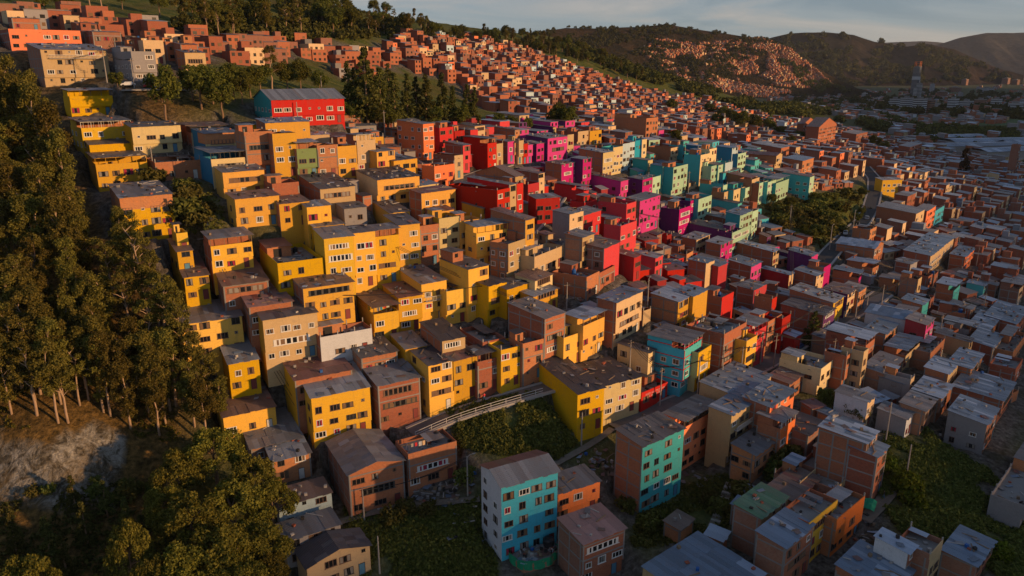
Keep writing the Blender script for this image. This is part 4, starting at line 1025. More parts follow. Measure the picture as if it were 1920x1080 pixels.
def ground_material():
    m, nt, b = mat_base('ground_soil'); p = geo_pos(nt)
    at = lambda n: N(nt, 'ShaderNodeAttribute', attribute_name=n).outputs['Fac']
    n1, n2, n3 = noise(nt, p, .12, 6, .65), noise(nt, p, .9, 5, .7), noise(nt, p, .03, 4, .6)
    grass = mixc(nt, mrange(nt, n1, .38, .62, 0, 1), (.052,.075,.016), (.13,.122,.032))
    grass = mixc(nt, mrange(nt, n3, .5, .7, 0, .6), grass, (.085,.06,.022))
    lit = mixc(nt, mrange(nt, n2, .35, .65, 0, 1), (.06,.042,.016), (.17,.10,.032))
    x = mixc(nt, at('litter'), grass, lit)
    urb = mixc(nt, mrange(nt, n2, .35, .65, 0, 1), (.085,.07,.058), (.17,.15,.13)); urb = mixc(nt, mrange(nt, n1, .5, .66, 0, .7), urb, (.06,.055,.03))
    x = mixc(nt, at('urban'), x, urb)
    rk = mixc(nt, mrange(nt, noise(nt, mapping(nt, p, (1, 1, .35)), .35, 9, .75, 1.2), .42, .58, 0, 1), (.06,.05,.035), (.34,.31,.26)); rk = mixc(nt, mrange(nt, n2, .5, .62, 0, .7), rk, (.10,.085,.06)); x = mixc(nt, at('rock'), x, rk)
    x = hsv(nt, x, .5, 1, mrange(nt, n2, .3, .7, .7, 1.3))
    nt.links.new(x, b.inputs['Base Color']); b.inputs['Roughness'].default_value = 1; b.inputs['Specular IOR Level'].default_value = .05
    bp = N(nt, 'ShaderNodeBump'); bp.inputs['Strength'].default_value = 1; bp.inputs['Distance'].default_value = .8
    nt.links.new(n2, bp.inputs['Height']); nt.links.new(bp.outputs[0], b.inputs['Normal'])
    return m
gme = np_mesh('ground', np.stack([GX, GY, GZ], -1).reshape(-1, 3), GF, [ground_material()], smooth=True)
for nm, arr in (('urban', URB), ('litter', LITTER), ('rock', ROCK)):
    a = gme.attributes.new(nm, 'FLOAT', 'POINT'); a.data.foreach_set('value', arr.ravel().astype(np.float32))
ground = tag(link(bpy.data.objects.new('ground', gme)), kind='structure')
BVF = bvh_of(GZ, 1)
# streets as thin sheets on the ground
M['asphalt'] = plain('asphalt', (.055,.052,.052), .9, var=.35, scale=.8); M['dirtpath'] = plain('dirt_path', (.16,.135,.105), 1, var=.4, scale=1.2)
M['street'] = plain('street_concrete', (.13,.118,.108), .95, var=.35, scale=.7)
for nm, wd, Q in ROADW:
    b = MB(); mt = M['asphalt'] if nm == 'road' else M['dirtpath'] if nm == 'footpath' else M['street']
    L_, R_ = [], []
    for i, p in enumerate(Q):
        t = (Q[min(i+1, len(Q)-1)]-Q[max(i-1, 0)]); t.z = 0; t.normalize(); s = Vector((t.y, -t.x, 0))
        L_.append(p-s*wd/2); R_.append(p+s*wd/2)
    for i in range(len(Q)-1):
        b.poly([L_[i], R_[i], R_[i+1], L_[i+1]][::-1], mt)
        if nm != 'footpath':
            for side, sg in ((L_, 1), (R_, -1)):
                a, c = side[i], side[i+1]; d = (Q[i]-side[i]).normalized()
                b.hexa([a-Vector((0,0,.3)), c-Vector((0,0,.3)), c-d*.7-Vector((0,0,.3)), a-d*.7-Vector((0,0,.3)), a+Vector((0,0,.13)), c+Vector((0,0,.13)), c-d*.7+Vector((0,0,.13)), a-d*.7+Vector((0,0,.13))], M['conc2'])
    tag(b.build(nm), kind='structure')

# ------------------------------------------------------------------ houses: the listed ones, then fill; beyond three hundred one far mass
LAND = [(s['u'], s['v'], s['short']) for s in HOUSES if s['short']]
COLN = dict(Y='yellow', O='ochre', T='tan', R='red', M='magenta', TE='teal', AQ='aqua', C='cream', G='grey', OR='orange', P='purple', W='white', MI='mint', BL='blue', RB='dark red', PK='peach', LB='pale blue', GR='olive', B='bare brick', B2='orange brick', B3='dull brick', OX='bright orange', Y2='yellow', Y3='yellow', R2='red')
ROOFN = {'s':'grey', 'd':'dark', 'r':'brown', 'b':'zinc', 'v':'green', 'm':'reddish'}
USED = {}
def rel_phrase(u, v, skip=0):
    c = sorted(LAND, key=lambda q: (q[0]-u)**2+(q[1]-v)**2*1.5)
    q = c[skip]; du, dv = u-q[0], v-q[1]
    w = []
    if dv < -10: w.append('above')
    elif dv > 10: w.append('below')
    if abs(du) > 14: w.append('left of' if du < 0 else 'right of')
    r = {0: 'beside', 1: w[0] if w else ''}.get(len(w), None)
    if r is None: r = w[0]+' and '+w[1]
    return r+' '+q[2]
def unique_label(head, u, v, lim=16):
    ords = ['', 'second ', 'third ', 'fourth ', 'fifth ', 'sixth ', 'seventh ']
    for skip in range(0, 14):
        lab = head+' '+rel_phrase(u, v, skip)
        if lab not in USED and len(lab.split()) <= lim: USED[lab] = 1; return lab
    lab = head+' '+rel_phrase(u, v, 0); USED[lab] = USED.get(lab, 1)+1
    return ords[min(USED[lab]-1, 6)]+lab
hr = random.Random(5)
FILL.sort(key=lambda s: s['d'])
N_IND = max(0, 318-len(HOUSES))
fill_ind, far = FILL[:N_IND], FILL[N_IND:]+SHEDS[170:]
for s in HOUSES:
    USED[s['label']] = 1
    s['root'] = build_house(s['base'], s['yaw'], s['W'], s['D'], s['n'], s['front'], s['side'], s['roof'], s['flags'], s['near'], s['label'], 'houses on the painted hillside', hr)
for s in fill_ind:
    lab = unique_label('low '*(s['n'] < 1.7)+COLN[s['front']]+' house with '+ROOFN[s['roof'][1]]+(' roof' if s['roof'][0] != 't' else ' terrace'), s['u'], s['v'])
    build_house(s['base'], s['yaw'], s['W'], s['D'], s['n'], s['front'], s['side'], s['roof'], s['flags'], s['near'], lab, 'houses on the painted hillside', hr)
for s in SHEDS[:170]:
    lab = unique_label('low '+COLN[s['front']]+' shed with '+ROOFN[s['roof'][1]]+' roof', s['u'], s['v'])
    build_house(s['base'], s['yaw'], s['W'], s['D'], s['n'], s['front'], s['side'], s['roof'], 'x', s['near'], lab, 'sheds between the houses', hr, 'shed', 'shed')
def far_mass(name, items, label, rnd):
    """far houses: walls with floors, window openings and sheet roofs, one mass"""
    b = MB()
    for s in items:
        o, ax, ay, W, D, H = s['base'], s['ax'], s['ay'], s['W'], s['D'], s['n']*ST_H
        P = lambda x, y, z: o+ax*x+ay*y+Vector((0,0,z))
        fm, sm = M[s['front']], M[s['side']]; rm = rnd.choice(SH[s['roof'][1]]); e = .25
        rise = rnd.uniform(.2, .9) if s['roof'][0] != 't' else 0
        b.hexa([P(0,0,-4),P(W,0,-4),P(W,D,-4),P(0,D,-4),P(0,0,H),P(W,0,H),P(W,D,H+rise),P(0,D,H+rise)], fm, (None, M['conc'], fm, sm, sm, sm))
        if s['roof'][0] != 't': b.hexa([P(-e,-e,H+.04),P(W+e,-e,H+.04),P(W+e,D+e,H+rise+.04),P(-e,D+e,H+rise+.04),P(-e,-e,H+.14),P(W+e,-e,H+.14),P(W+e,D+e,H+rise+.14),P(-e,D+e,H+rise+.14)], rm)
        elif rnd.random() < .6:
            x0 = rnd.uniform(0, W*.5); b.hexa([P(x0,D*.5,H),P(x0+W*.45,D*.5,H),P(x0+W*.45,D-.1,H),P(x0,D-.1,H),P(x0,D*.5,H+2.3),P(x0+W*.45,D*.5,H+2.3),P(x0+W*.45,D-.1,H+2.3),P(x0,D-.1,H+2.3)], rnd.choice([sm, rm]))
        if s['d'] < 900:
            for k in range(int(s['n']+.2)):
                for j in range(max(1, round(W/3))):
                    if rnd.random() < .15: continue
                    x = W*(j+.5)/max(1, round(W/3)); z = k*ST_H+.9; w_ = rnd.uniform(.5,.8)
                    b.hexa([P(x-w_,-.03,z),P(x+w_,-.03,z),P(x+w_,.02,z),P(x-w_,.02,z),P(x-w_,-.03,z+1.2),P(x+w_,-.03,z+1.2),P(x+w_,.02,z+1.2),P(x-w_,.02,z+1.2)], rnd.choice([M['glass'], M['dark'], M['curtain_tan']]))
    return tag(b.build(name), label, 'houses', kind='stuff')
far_mass('hillside_houses', far, 'mass of small brick houses climbing the far slope', hr)
print('individual houses', len(HOUSES)+len(fill_ind), 'far', len(far))

# favela on the distant hill
FAV = [[(1190,100),(1238,72),(1300,84),(1392,76),(1432,72),(1480,92),(1535,135),(1562,160),(1530,168),(1440,160),(1380,150),(1340,128),(1280,112)], [(1205,100),(1290,130),(1390,158),(1480,172),(1520,186),(1400,182),(1300,160),(1240,130)], [(1050,62),(1100,75),(1180,95),(1170,105),(1080,88)]]
fr = random.Random(9); items = []
for poly, n in zip(FAV, (3600, 1500, 0)):
    for u, v in scatter_px(poly, n, fr):
        p = hit(u, v, 0, BV1)
        if not p: continue
        if vnoise(np.array([u/26.]), np.array([v/12.]), 4)[0] < .3: continue
        yw = 40+fr.uniform(-12,12); ax = Vector((math.sin(R(yw)), math.cos(R(yw)), 0)); ay = Vector((-ax.y, ax.x, 0))
        items.append(dict(base=p, ax=ax, ay=ay, W=fr.uniform(4.5,9), D=fr.uniform(5,8), n=fr.uniform(1.2,2.7), front=fr.choice(['B2','PK','B','T','B3','B2','B','B']), side=fr.choice(['B','B2','B3']), roof=fr.choice(['ms','mr','ts']), d=2000))
far_mass('distant_houses', items, 'sunlit brick settlement covering the distant hill', fr)
# ------------------------------------------------------------------ vegetation
LM = dict(euc=leafmat('eucalypt_leaves', (.034,.038,.010), (.20,.165,.036), .3), aca=leafmat('acacia_leaves', (.030,.040,.008), (.20,.175,.032), .25),
          con=leafmat('conifer_needles', (.024,.032,.011), (.11,.105,.028), .2), rnd=leafmat('broadleaf_leaves', (.028,.040,.009), (.145,.145,.030), .25),
          dry=leafmat('reddish_leaves', (.030,.020,.010), (.085,.055,.022), .15), shr=leafmat('shrub_leaves', (.044,.054,.013), (.15,.14,.034), .25, .04), bri=leafmat('bright_leaves', (.030,.050,.006), (.14,.17,.02), .25))
nr = np.random.default_rng(21)
def leaves(clumps, size, dens, shell=.62, flat=1.0):
    """leaf quads spread over the shells of many clumps"""
    Vs = []
    for (c, r) in clumps:
        n = max(8, int(dens*r*r)); d = nr.normal(size=(n, 3)); d /= np.linalg.norm(d, axis=1)[:,None]
        d[:,2] = np.where((d[:,2] < -.4) & (nr.random(n) < .6), -d[:,2], d[:,2])
        rr = r*(shell+(1-shell)*nr.random(n)**.6)*(1+.22*np.sin(5*d[:,0]+3*d[:,1]+c[0])); p = np.array(c)+d*rr[:,None]*np.array([1,1,flat])
        nn = d+nr.normal(size=(n, 3))*.75; nn /= np.linalg.norm(nn, axis=1)[:,None]
        t = np.cross(nn, nr.normal(size=(n, 3))); t /= np.linalg.norm(t, axis=1)[:,None]+1e-9; b = np.cross(nn, t)
        s = size*(.6+.8*nr.random(n))[:,None]; l = 1.0+.8*nr.random(n)[:,None]
        Vs.append(np.stack([p-t*s*.5-b*s*.12*l, p+b*s*.5*l, p+t*s*.5+b*s*.1, p-b*s*.55*l], 1))
    V = np.concatenate(Vs).reshape(-1, 3); F = np.arange(len(V)).reshape(-1, 4); return V, F
def trunk_mesh(h, r, mat, limbs, rnd, lean=.04):
    b = MB(); p = Vector((0,0,-1)); pts = [p]; 
    for k in range(1, 6): pts.append(Vector((rnd.uniform(-1,1)*lean*h*k/5, rnd.uniform(-1,1)*lean*h*k/5, h*k/5)))
    b.tube(pts, [r*(1.15-k*.17) for k in range(6)], mat, 6)
    for (c, cr) in limbs:
        z = min(h*.95, max(h*.25, c[2]-rnd.uniform(.8, 2.5))); f = z/h*5; i = min(4, int(f)); q = pts[i].lerp(pts[min(5, i+1)], f-i) if i > 0 else Vector((0,0,z))
        b.tube([q, q.lerp(Vector(c), .5)+Vector((0,0,.3)), Vector(c)], [r*.4, r*.28, r*.12], mat, 5, False)
    return b.mesh('trunk', True)
KINDS_T = {}
def variant(kind, i):
    rnd = random.Random(hash(kind) % 1000+i*17 if False else sum(map(ord, kind))+i*17); cl = []
    if kind == 'euc':
        h = 18.0; rad = rnd.uniform(2.3, 3.2)
        for _ in range(44):
            z = h*rnd.uniform(.22 if i % 2 else .42, 1.0); w = rad*(1.15-abs(z/h-.66)*1.9)*rnd.uniform(.1, 1); a = rnd.uniform(0, 6.28); cl.append(((w*math.cos(a), w*math.sin(a), z), rnd.uniform(.7, 1.35)))
        V, F = leaves(cl, .27, 150, .30, 1.2); tr = trunk_mesh(h*.93, .26, M['bark_p'], cl[::4], rnd, .03); lm = LM['euc']
    elif kind == 'gum':      # sparse old gum with long bare limbs
        h = 20.0
        for _ in range(26):
            z = h*rnd.uniform(.5, 1.0); w = 4.2*(1.25-z/h)*rnd.uniform(.4, 1.6)+.3; a = rnd.uniform(0, 6.28); cl.append(((w*math.cos(a), w*math.sin(a), z), rnd.uniform(.8, 1.5)))
        V, F = leaves(cl, .28, 135, .25, .85); tr = trunk_mesh(h*.9, .34, M['bark_p'], cl[::2], rnd, .06); lm = LM['euc']
    elif kind == 'aca':
        h = 11.0
        for _ in range(44):
            a = rnd.uniform(0, 6.28); el = rnd.uniform(-.15, 1.0); rr = rnd.uniform(.72, 1.0); cl.append(((4.3*rr*math.cos(a)*math.sqrt(max(0, 1-el*el)), 4.3*rr*math.sin(a)*math.sqrt(max(0, 1-el*el)), 6.2+4.4*rr*el), rnd.uniform(.75, 1.35)))
        V, F = leaves(cl, .23, 240, .66); tr = trunk_mesh(8, .32, M['bark'], cl[::4], rnd); lm = LM['aca']
    elif kind == 'con':
        h = 18.0
        for k in range(46):
            z = h*(.10+.88*(k/46)**.9); w = 3.6*(1-z/h)**.8*rnd.uniform(.35, 1.0); a = rnd.uniform(0, 6.28); cl.append(((w*math.cos(a), w*math.sin(a), z), .55+1.0*(1-z/h)))
        V, F = leaves(cl, .45, 60, .3, .8); tr = trunk_mesh(h*.97, .3, M['bark'], [], rnd, .01); lm = LM['con']
    elif kind == 'rnd':
        h = 9.0
        for _ in range(30):
            d = Vector((rnd.gauss(0,1), rnd.gauss(0,1), rnd.gauss(0,.8))).normalized()*rnd.uniform(.5, 1.0); cl.append(((2.9*d.x, 2.9*d.y, 6.0+2.7*d.z), rnd.uniform(.7, 1.25)))
        V, F = leaves(cl, .28, 140, .5); tr = trunk_mesh(6.5, .22, M['bark'], cl[::4], rnd); lm = LM['rnd']
    elif kind == 'dry':
        h = 20.0
        for k in range(40):
            z = h*rnd.uniform(.12, 1); w = 4.6*(1.12-z/h)**.7*rnd.uniform(.2, 1); a = rnd.uniform(0, 6.28); cl.append(((w*math.cos(a), w*math.sin(a), z), rnd.uniform(1.0, 1.7)))
        V, F = leaves(cl, .8, 22, .4); tr = trunk_mesh(h*.9, .4, M['bark'], [], rnd); lm = LM['dry']
    elif kind == 'bush':
        for _ in range(14):
            a = rnd.uniform(0, 6.28); w = rnd.uniform(0, 1.5); cl.append(((w*math.cos(a), w*math.sin(a), rnd.uniform(.4, 1.8)), rnd.uniform(.5, .9)))
        V, F = leaves(cl, .30, 110, .6); tr = trunk_mesh(1.4, .10, M['bark'], cl[::3], rnd); lm = LM['shr']
    elif kind == 'brightbush':
        for _ in range(12):
            a = rnd.uniform(0, 6.28); w = rnd.uniform(0, 1.1); cl.append(((w*math.cos(a), w*math.sin(a), rnd.uniform(.4, 2.2)), rnd.uniform(.5, .8)))
        V, F = leaves(cl, .28, 120, .6); tr = trunk_mesh(1.4, .10, M['bark'], cl[::3], rnd); lm = LM['bri']
    return np_mesh('crown', V, F, [lm]), tr, h if kind not in ('bush', 'brightbush') else 2.4
NVAR = dict(euc=5, gum=3, aca=4, con=3, rnd=3, dry=2, bush=3, brightbush=2)
def tree(kind, p, h, label, cat='tree', group=None, rnd=random, name=None, wide=1.0):
    k = (kind, rnd.randrange(NVAR[kind]))
    if k not in KINDS_T: KINDS_T[k] = variant(*k)
    cm, tm, h0 = KINDS_T[k]
    nm = name or dict(euc='eucalyptus_tree', gum='eucalyptus_tree', aca='acacia_tree', con='conifer_tree', rnd='broadleaf_tree', dry='conifer_tree', bush='bush', brightbush='bush')[kind]
    root = empty(nm, p-Vector((0,0,.2)), rnd.uniform(0, 6.28)); s = h/h0; root.scale = (s*wide*rnd.uniform(.88,1.12), s*wide*rnd.uniform(.88,1.12), s)
    tag(root, label, cat, group)
    link(bpy.data.objects.new('trunk', tm), root); link(bpy.data.objects.new('crown', cm), root)
    return root
tr = random.Random(33); NTREE = [0]
def place_tree(kind, u, v, h, head, group=None, cat='tree', wide=1.0, at_top=False):
    p = hit(u, v, h*.97 if at_top else 0, BVF)
    if not p: return
    uu, vv, _ = proj(p+Vector((0,0,h*.7)))
    tree(kind, p, h, unique_label(head, uu, vv), cat, group, tr, None, wide); NTREE[0] += 1
LAND += [(120,880,'the pale rock face'), (880,880,'the street lamp post'), (290,205,'the round lawn'), (1540,400,'the green knoll'), (20,60,'the photo\'s upper left corner'), (20,1060,'the photo\'s lower left corner'), (20,560,'the left edge')]
# eucalyptus wood on the left
FOREST = [(-60,330),(60,330),(105,400),(150,480),(205,590),(265,680),(315,745),(350,800),(330,835),(250,812),(100,800),(-60,806)]
for u, v in scatter_px(FOREST, 92, tr, 14):
    edge = v > 730
    place_tree(tr.choice(['euc','euc','euc','gum']), u, v, tr.uniform(12, 16) if v > 600 else tr.uniform(14, 19), tr.choice(['tall','slender','leafy','dark'])+' eucalyptus in the left wood', 'eucalyptus wood on the left slope')
for u, v, h in ((20,330,25),(55,345,24),(90,360,25),(112,380,22),(135,420,20),(-10,360,24),(150,470,17),(40,300,24),(75,310,22)):
    place_tree('euc', u, v, h, 'towering eucalyptus at the upper wood edge', 'eucalyptus wood on the left slope', wide=.9)
for u, v, h in ((215,575,15),(250,640,15),(290,700,15),(330,760,14),(365,800,13),(390,835,13),(300,620,16),(325,665,16),(345,700,16),(370,745,15),(395,780,14),(275,585,16),(255,545,15),(420,812,11),(312,640,14),(238,505,13),(255,520,13),(235,480,9)):
    place_tree('gum' if h > 13 else 'euc', u, v, h, 'loose-limbed eucalyptus overhanging the yellow houses', 'eucalyptus wood on the left slope')
# big rounded trees at the bottom left, by crown top
for u, v, h, w in ((395,808,12,1.1),(330,850,11,1.0),(465,865,11,1.05),(505,905,10,.9),(430,915,12,1.1),(350,935,12,1.1),(480,985,11,1.0),(300,915,9,.8),(400,1000,12,1.1),(235,985,12,.7),(330,1030,11,1.0),(440,1050,11,1.0),(500,1040,9,.8),(45,1048,10,.9),(280,1050,10,.8)):
    place_tree('aca', u, v, h, tr.choice(['rounded','billowing','bushy'])+' dark tree', 'rounded trees at the lower left', wide=w, at_top=True)
for u, v, h in ((80,968,9),(110,1000,8),(15,960,8),(150,940,8),(190,900,7),(230,930,8),(130,890,7)):
    place_tree('con', u, v, h, 'dark narrow tree in the shaded hollow', 'dark trees below the rock face', at_top=True)
for k in range(9):
    u, v = tr.uniform(0, 280), tr.uniform(905, 950); place_tree('bush', u, v, tr.uniform(1.5, 3.2), 'dark shrub on the rock face', 'shrubs on the rock face', 'bush')
# trees round the school and the lawn
for k, u, v, h, w in (('rnd',312,228,14,1.0),('rnd',222,172,6,1.0),('rnd',378,205,12,1.1),('rnd',418,222,11,1.2),('rnd',400,195,11,1.0),('rnd',440,190,11,1.0),('rnd',470,182,10,1.0),('gum',512,178,15,1.0),('rnd',565,176,11,.9),('rnd',490,180,10,1.0),('rnd',540,176,10,1.0),
    ('rnd',455,196,9,1.0),('rnd',600,178,8,1.0),('rnd',362,190,10,1.0),('con',690,238,25,1.1),('con',716,236,19,1.2),('con',668,225,17,1.0),('con',742,238,18,1.1),('con',765,232,17,1.1),('con',800,240,18,1.1),('con',782,226,15,1.1),('con',830,234,18,1.0),('con',850,236,14,1.1),('con',890,246,16,1.0),
    ('rnd',705,246,9,1.2),('rnd',730,250,8,1.2),('rnd',865,246,9,1.0),('rnd',935,246,7,1.2),('rnd',960,244,6,1.2),('rnd',990,246,6,1.2),('rnd',655,238,8,1.0),('rnd',815,246,8,1.2),('rnd',1050,246,12,1.0),('rnd',1066,248,11,1.0),('rnd',1040,246,10,1.0),('rnd',1265,274,8,1.2),('con',876,226,14,1.0),('rnd',700,205,12,1.1),('con',655,205,16,1.0),('con',730,190,15,1.0)):
    place_tree(k, u, v, h, {'rnd':'broad bushy','gum':'tall spreading','con':'pointed dark'}[k]+' tree by the upper terraces', 'trees above the painted houses', wide=w)
# right: street conifer, dark bush, valley trees
place_tree('con', 1522, 650, 10, 'dark conifer standing in the main street', wide=1.3)
for u, v, h in ((1585,790,6),(1560,775,5),(1610,800,5),(1545,765,5)): place_tree('rnd', u, v, h, 'dark brown-green tree in the yard', None, wide=1.1)
place_tree('dry', 1805, 335, 21, 'tall reddish conifer on the valley floor', wide=1.0)
for u, v, h in ((1330,222,14),(1352,226,13),(1385,246,16),(1410,250,15),(1438,254,14),(1370,236,14),(1460,262,12),(1498,272,12),(1640,282,13),(1655,290,11),(1260,212,12),(1480,280,10),(1345,240,12)):
    place_tree('rnd', u, v, h, 'dark tree clump by the far quarter', 'trees among the far houses', wide=1.2)
# treeline and woodland on the hill
TOPW = [[(330,62),(420,46),(520,20),(640,-6),(740,4),(790,40),(830,70),(700,72),(560,76),(470,78)], [(780,58),(860,62),(960,70),(1060,82),(1120,105),(1200,140),(1260,165),(1180,150),(1080,118),(980,92),(860,82),(790,78)]]
for u, v in scatter_px(TOPW[0], 62, tr, 9): place_tree(tr.choice(['euc','rnd','con','gum']), u, v, tr.uniform(10, 17), 'dark tree on the hilltop', 'woodland on the hilltop', wide=1.15)
for u, v in scatter_px(TOPW[1], 66, tr, 7): place_tree(tr.choice(['rnd','rnd','euc','con']), u, v, tr.uniform(9, 15), 'dark ridge tree', 'treeline along the ridge', wide=1.25)
for u, v, h in ((85,26,9),(112,22,10),(170,22,16),(193,24,18),(128,30,9),(230,18,9),(300,32,12),(345,58,18),(368,62,17),(390,70,16),(412,74,16),(440,78,14)): place_tree('rnd' if h < 13 else 'gum', u, v, h, 'tree on the grassy slope at the top', 'trees on the grassy slope')
# knoll and slopes
for u, v in scatter_px([(1430,385),(1520,375),(1620,370),(1632,395),(1590,440),(1560,470),(1500,450),(1440,420)], 34, tr, 9): place_tree(tr.choice(['bush','rnd']), u, v, tr.uniform(2.5, 5.5), 'shrub on the green knoll', 'shrubs on the knoll', 'bush', wide=1.3)
for u, v, h in ((1690,920,4),(1700,940,4.5),(1712,925,4),(1668,885,3.5),(1860,1040,3),(1880,1052,3),(1720,955,3.5)): place_tree('brightbush', u, v, h, 'bright green bush on the lower right slope', 'bright bushes on the shrubby slope', 'bush')
for u, v, h in ((1335,950,3),(1355,960,3.5),(1390,925,3),(1400,940,4),(1480,880,5),(1460,900,4),(1180,960,3),(1210,990,3),(1230,980,3),(760,965,3),(800,960,2.5),(730,975,3),(870,900,3),(355,405,5),(375,420,4),(345,385,5),(350,360,4),(290,345,4),(395,400,3)): place_tree('bush', u, v, h, 'leafy bush on the open bank', 'bushes on open ground', 'bush', wide=1.1)
print('trees', NTREE[0])
# undergrowth: tufts and low shrubs nobody could count
UG = [([(838,765),(1005,735),(1085,830),(1040,868),(930,850),(858,838)], 2300, .9, 'rough shrubby grass on the central bank', LM['shr']),
      ([(645,935),(700,970),(860,945),(905,930),(935,1080),(650,1080)], 3200, .6, 'rough grass between the paths at the bottom', LM['shr']),
      ([(1195,965),(1290,895),(1400,885),(1395,955),(1340,1010),(1180,1030)], 1600, .7, 'rough grass beside the stairs', LM['shr']),
      ([(1665,800),(1715,785),(1780,840),(1850,880),(1920,960),(1920,1080),(1790,1080),(1690,1000),(1645,920)], 5200, 1.1, 'shrubby cover on the lower right slope', LM['shr']),
      ([(1425,380),(1530,365),(1632,355),(1632,398),(1590,445),(1560,475),(1450,428)], 900, 1.1, 'scrub on the green knoll', LM['shr']),
      ([(325,335),(400,345),(430,430),(470,440),(335,440)], 420, .6, 'weeds on the bank by the stairs', LM['shr']),
      ([(0,560),(180,600),(330,770),(340,830),(0,800)], 1500, .55, 'fern and scrub on the wood floor', LM['aca']),
      ([(0,945),(240,900),(500,1060),(500,1080),(0,1080)], 1300, .7, 'dark scrub in the hollow', LM['con'])]
ur = random.Random(77)
for poly, n, rad, lab, lm in UG:
    cl = []
    for u, v in scatter_px(poly, n, ur):
        p = hit(u, v, 0, BVF)
        if not p: continue
        if vnoise(np.array([p.x/7.]), np.array([p.y/7.]), 8)[0] < (.2 if n > 2000 else .36): continue
        r_ = rad*ur.uniform(.25, 1.0)**1.3; cl.append(((p.x, p.y, p.z+r_*.25), r_))
    V, F = leaves(cl, .34, 42, .4, .7)
    tag(link(bpy.data.objects.new('undergrowth', np_mesh('undergrowth', V, F, [lm]))), lab, 'undergrowth', kind='stuff')
# far woodland, as masses
WD = [([(1040,92),(1120,92),(1210,122),(1340,168),(1420,195),(1400,205),(1330,186),(1200,150),(1100,112)], 1100, BVF, 4, 'woodland edging the brick hillside'), ([(1400,90),(1480,66),(1600,68),(1740,88),(1860,130),(1900,150),(1600,165),(1480,100)], 700, BV2, 15, 'woods on the far range'), ([(980,64),(1060,52),(1250,46),(1440,70),(1480,92),(1440,84),(1340,70),(1240,56),(1130,62),(1000,76)], 420, BV1, 5, 'trees along the crest of the far hill'), ([(330,58),(520,18),(640,-20),(750,-10),(800,40),(850,62),(960,68),(1070,82),(1200,140),(1120,118),(980,92),(840,80),(700,74),(560,78),(470,80)], 900, BVF, 3.2, 'dense woodland covering the hilltop'), ([(1060,80),(1130,62),(1240,56),(1340,70),(1430,78),(1440,100),(1330,170),(1200,140),(1120,110)], 1500, BV1, 6, 'woodland on the far hill'), ([(1440,95),(1540,150),(1600,175),(1560,185),(1480,150)], 300, BV1, 6, 'woodland beside the far settlement'),
      ([(1330,190),(1420,205),(1560,190),(1720,240),(1900,250),(1920,300),(1700,262),(1560,225),(1440,222)], 1700, BVF, 5, 'trees of the valley floor'), ([(1420,180),(1600,172),(1760,170),(1920,180),(1920,225),(1700,215),(1500,200)], 900, BVF, 7, 'tree belts between the city blocks')]
for poly, n, bv, rad, lab in WD:
    cl = []
    for u, v in scatter_px(poly, n, ur):
        p = hit(u, v, 0, bv)
        if not p: continue
        if vnoise(np.array([u/30.]), np.array([v/10.]), 12)[0] < (.42 if bv is BV1 or rad > 4 else .25): continue
        r_ = rad*ur.uniform(.5, 1.2); cl.append(((p.x, p.y, p.z+r_*.6), r_))
    V, F = leaves(cl, rad*.42, 40/rad/rad*2.2, .5, .9)
    tag(link(bpy.data.objects.new('distant_woodland', np_mesh('distant_woodland', V, F, [LM['con']]))), lab, 'woodland', kind='stuff')
# ------------------------------------------------------------------ poles, wires, railings, vehicles, people, bits and pieces
pr = random.Random(4)
POLES = []
def pole(u, v, h, label, lamp=False, arms=1):
    p = hit(u, v, 0, BVF)
    if not p: return None
    root = empty('utility_pole' if not lamp else 'street_lamp', p-Vector((0,0,.4)), R(pr.uniform(20, 70))); tag(root, label, 'pole' if not lamp else 'lamp', 'poles along the streets')
    b = MB(); b.tube([(0,0,0),(0,0,h+.4)], [.17,.10], M['pole'], 8); b.build('post', root)
    if lamp:
        b = MB(); b.tube([(0,0,h+.1),(.5,0,h+.5),(1.2,0,h+.55)], .05, M['pole'], 6); b.build('arm', root)
        b = MB(); b.hexa([(1.1,-.14,h+.45),(1.75,-.10,h+.5),(1.75,.10,h+.5),(1.1,.14,h+.45),(1.1,-.14,h+.62),(1.75,-.1,h+.58),(1.75,.1,h+.58),(1.1,.14,h+.62)], M['conc2']); b.build('lamp_head', root)
    for k in range(arms):
        b = MB(); z = h-.3-k*1.1; b.box(-.9,.9,-.05,.05,z,z+.1,M['wood'])
        for x in (-.8,-.3,.3,.8): b.box(x-.04,x+.04,-.04,.04,z+.1,z+.25,M['frame_d'])
        b.build('crossarm', root)
    POLES.append(p+Vector((0,0,h-.1))); return root
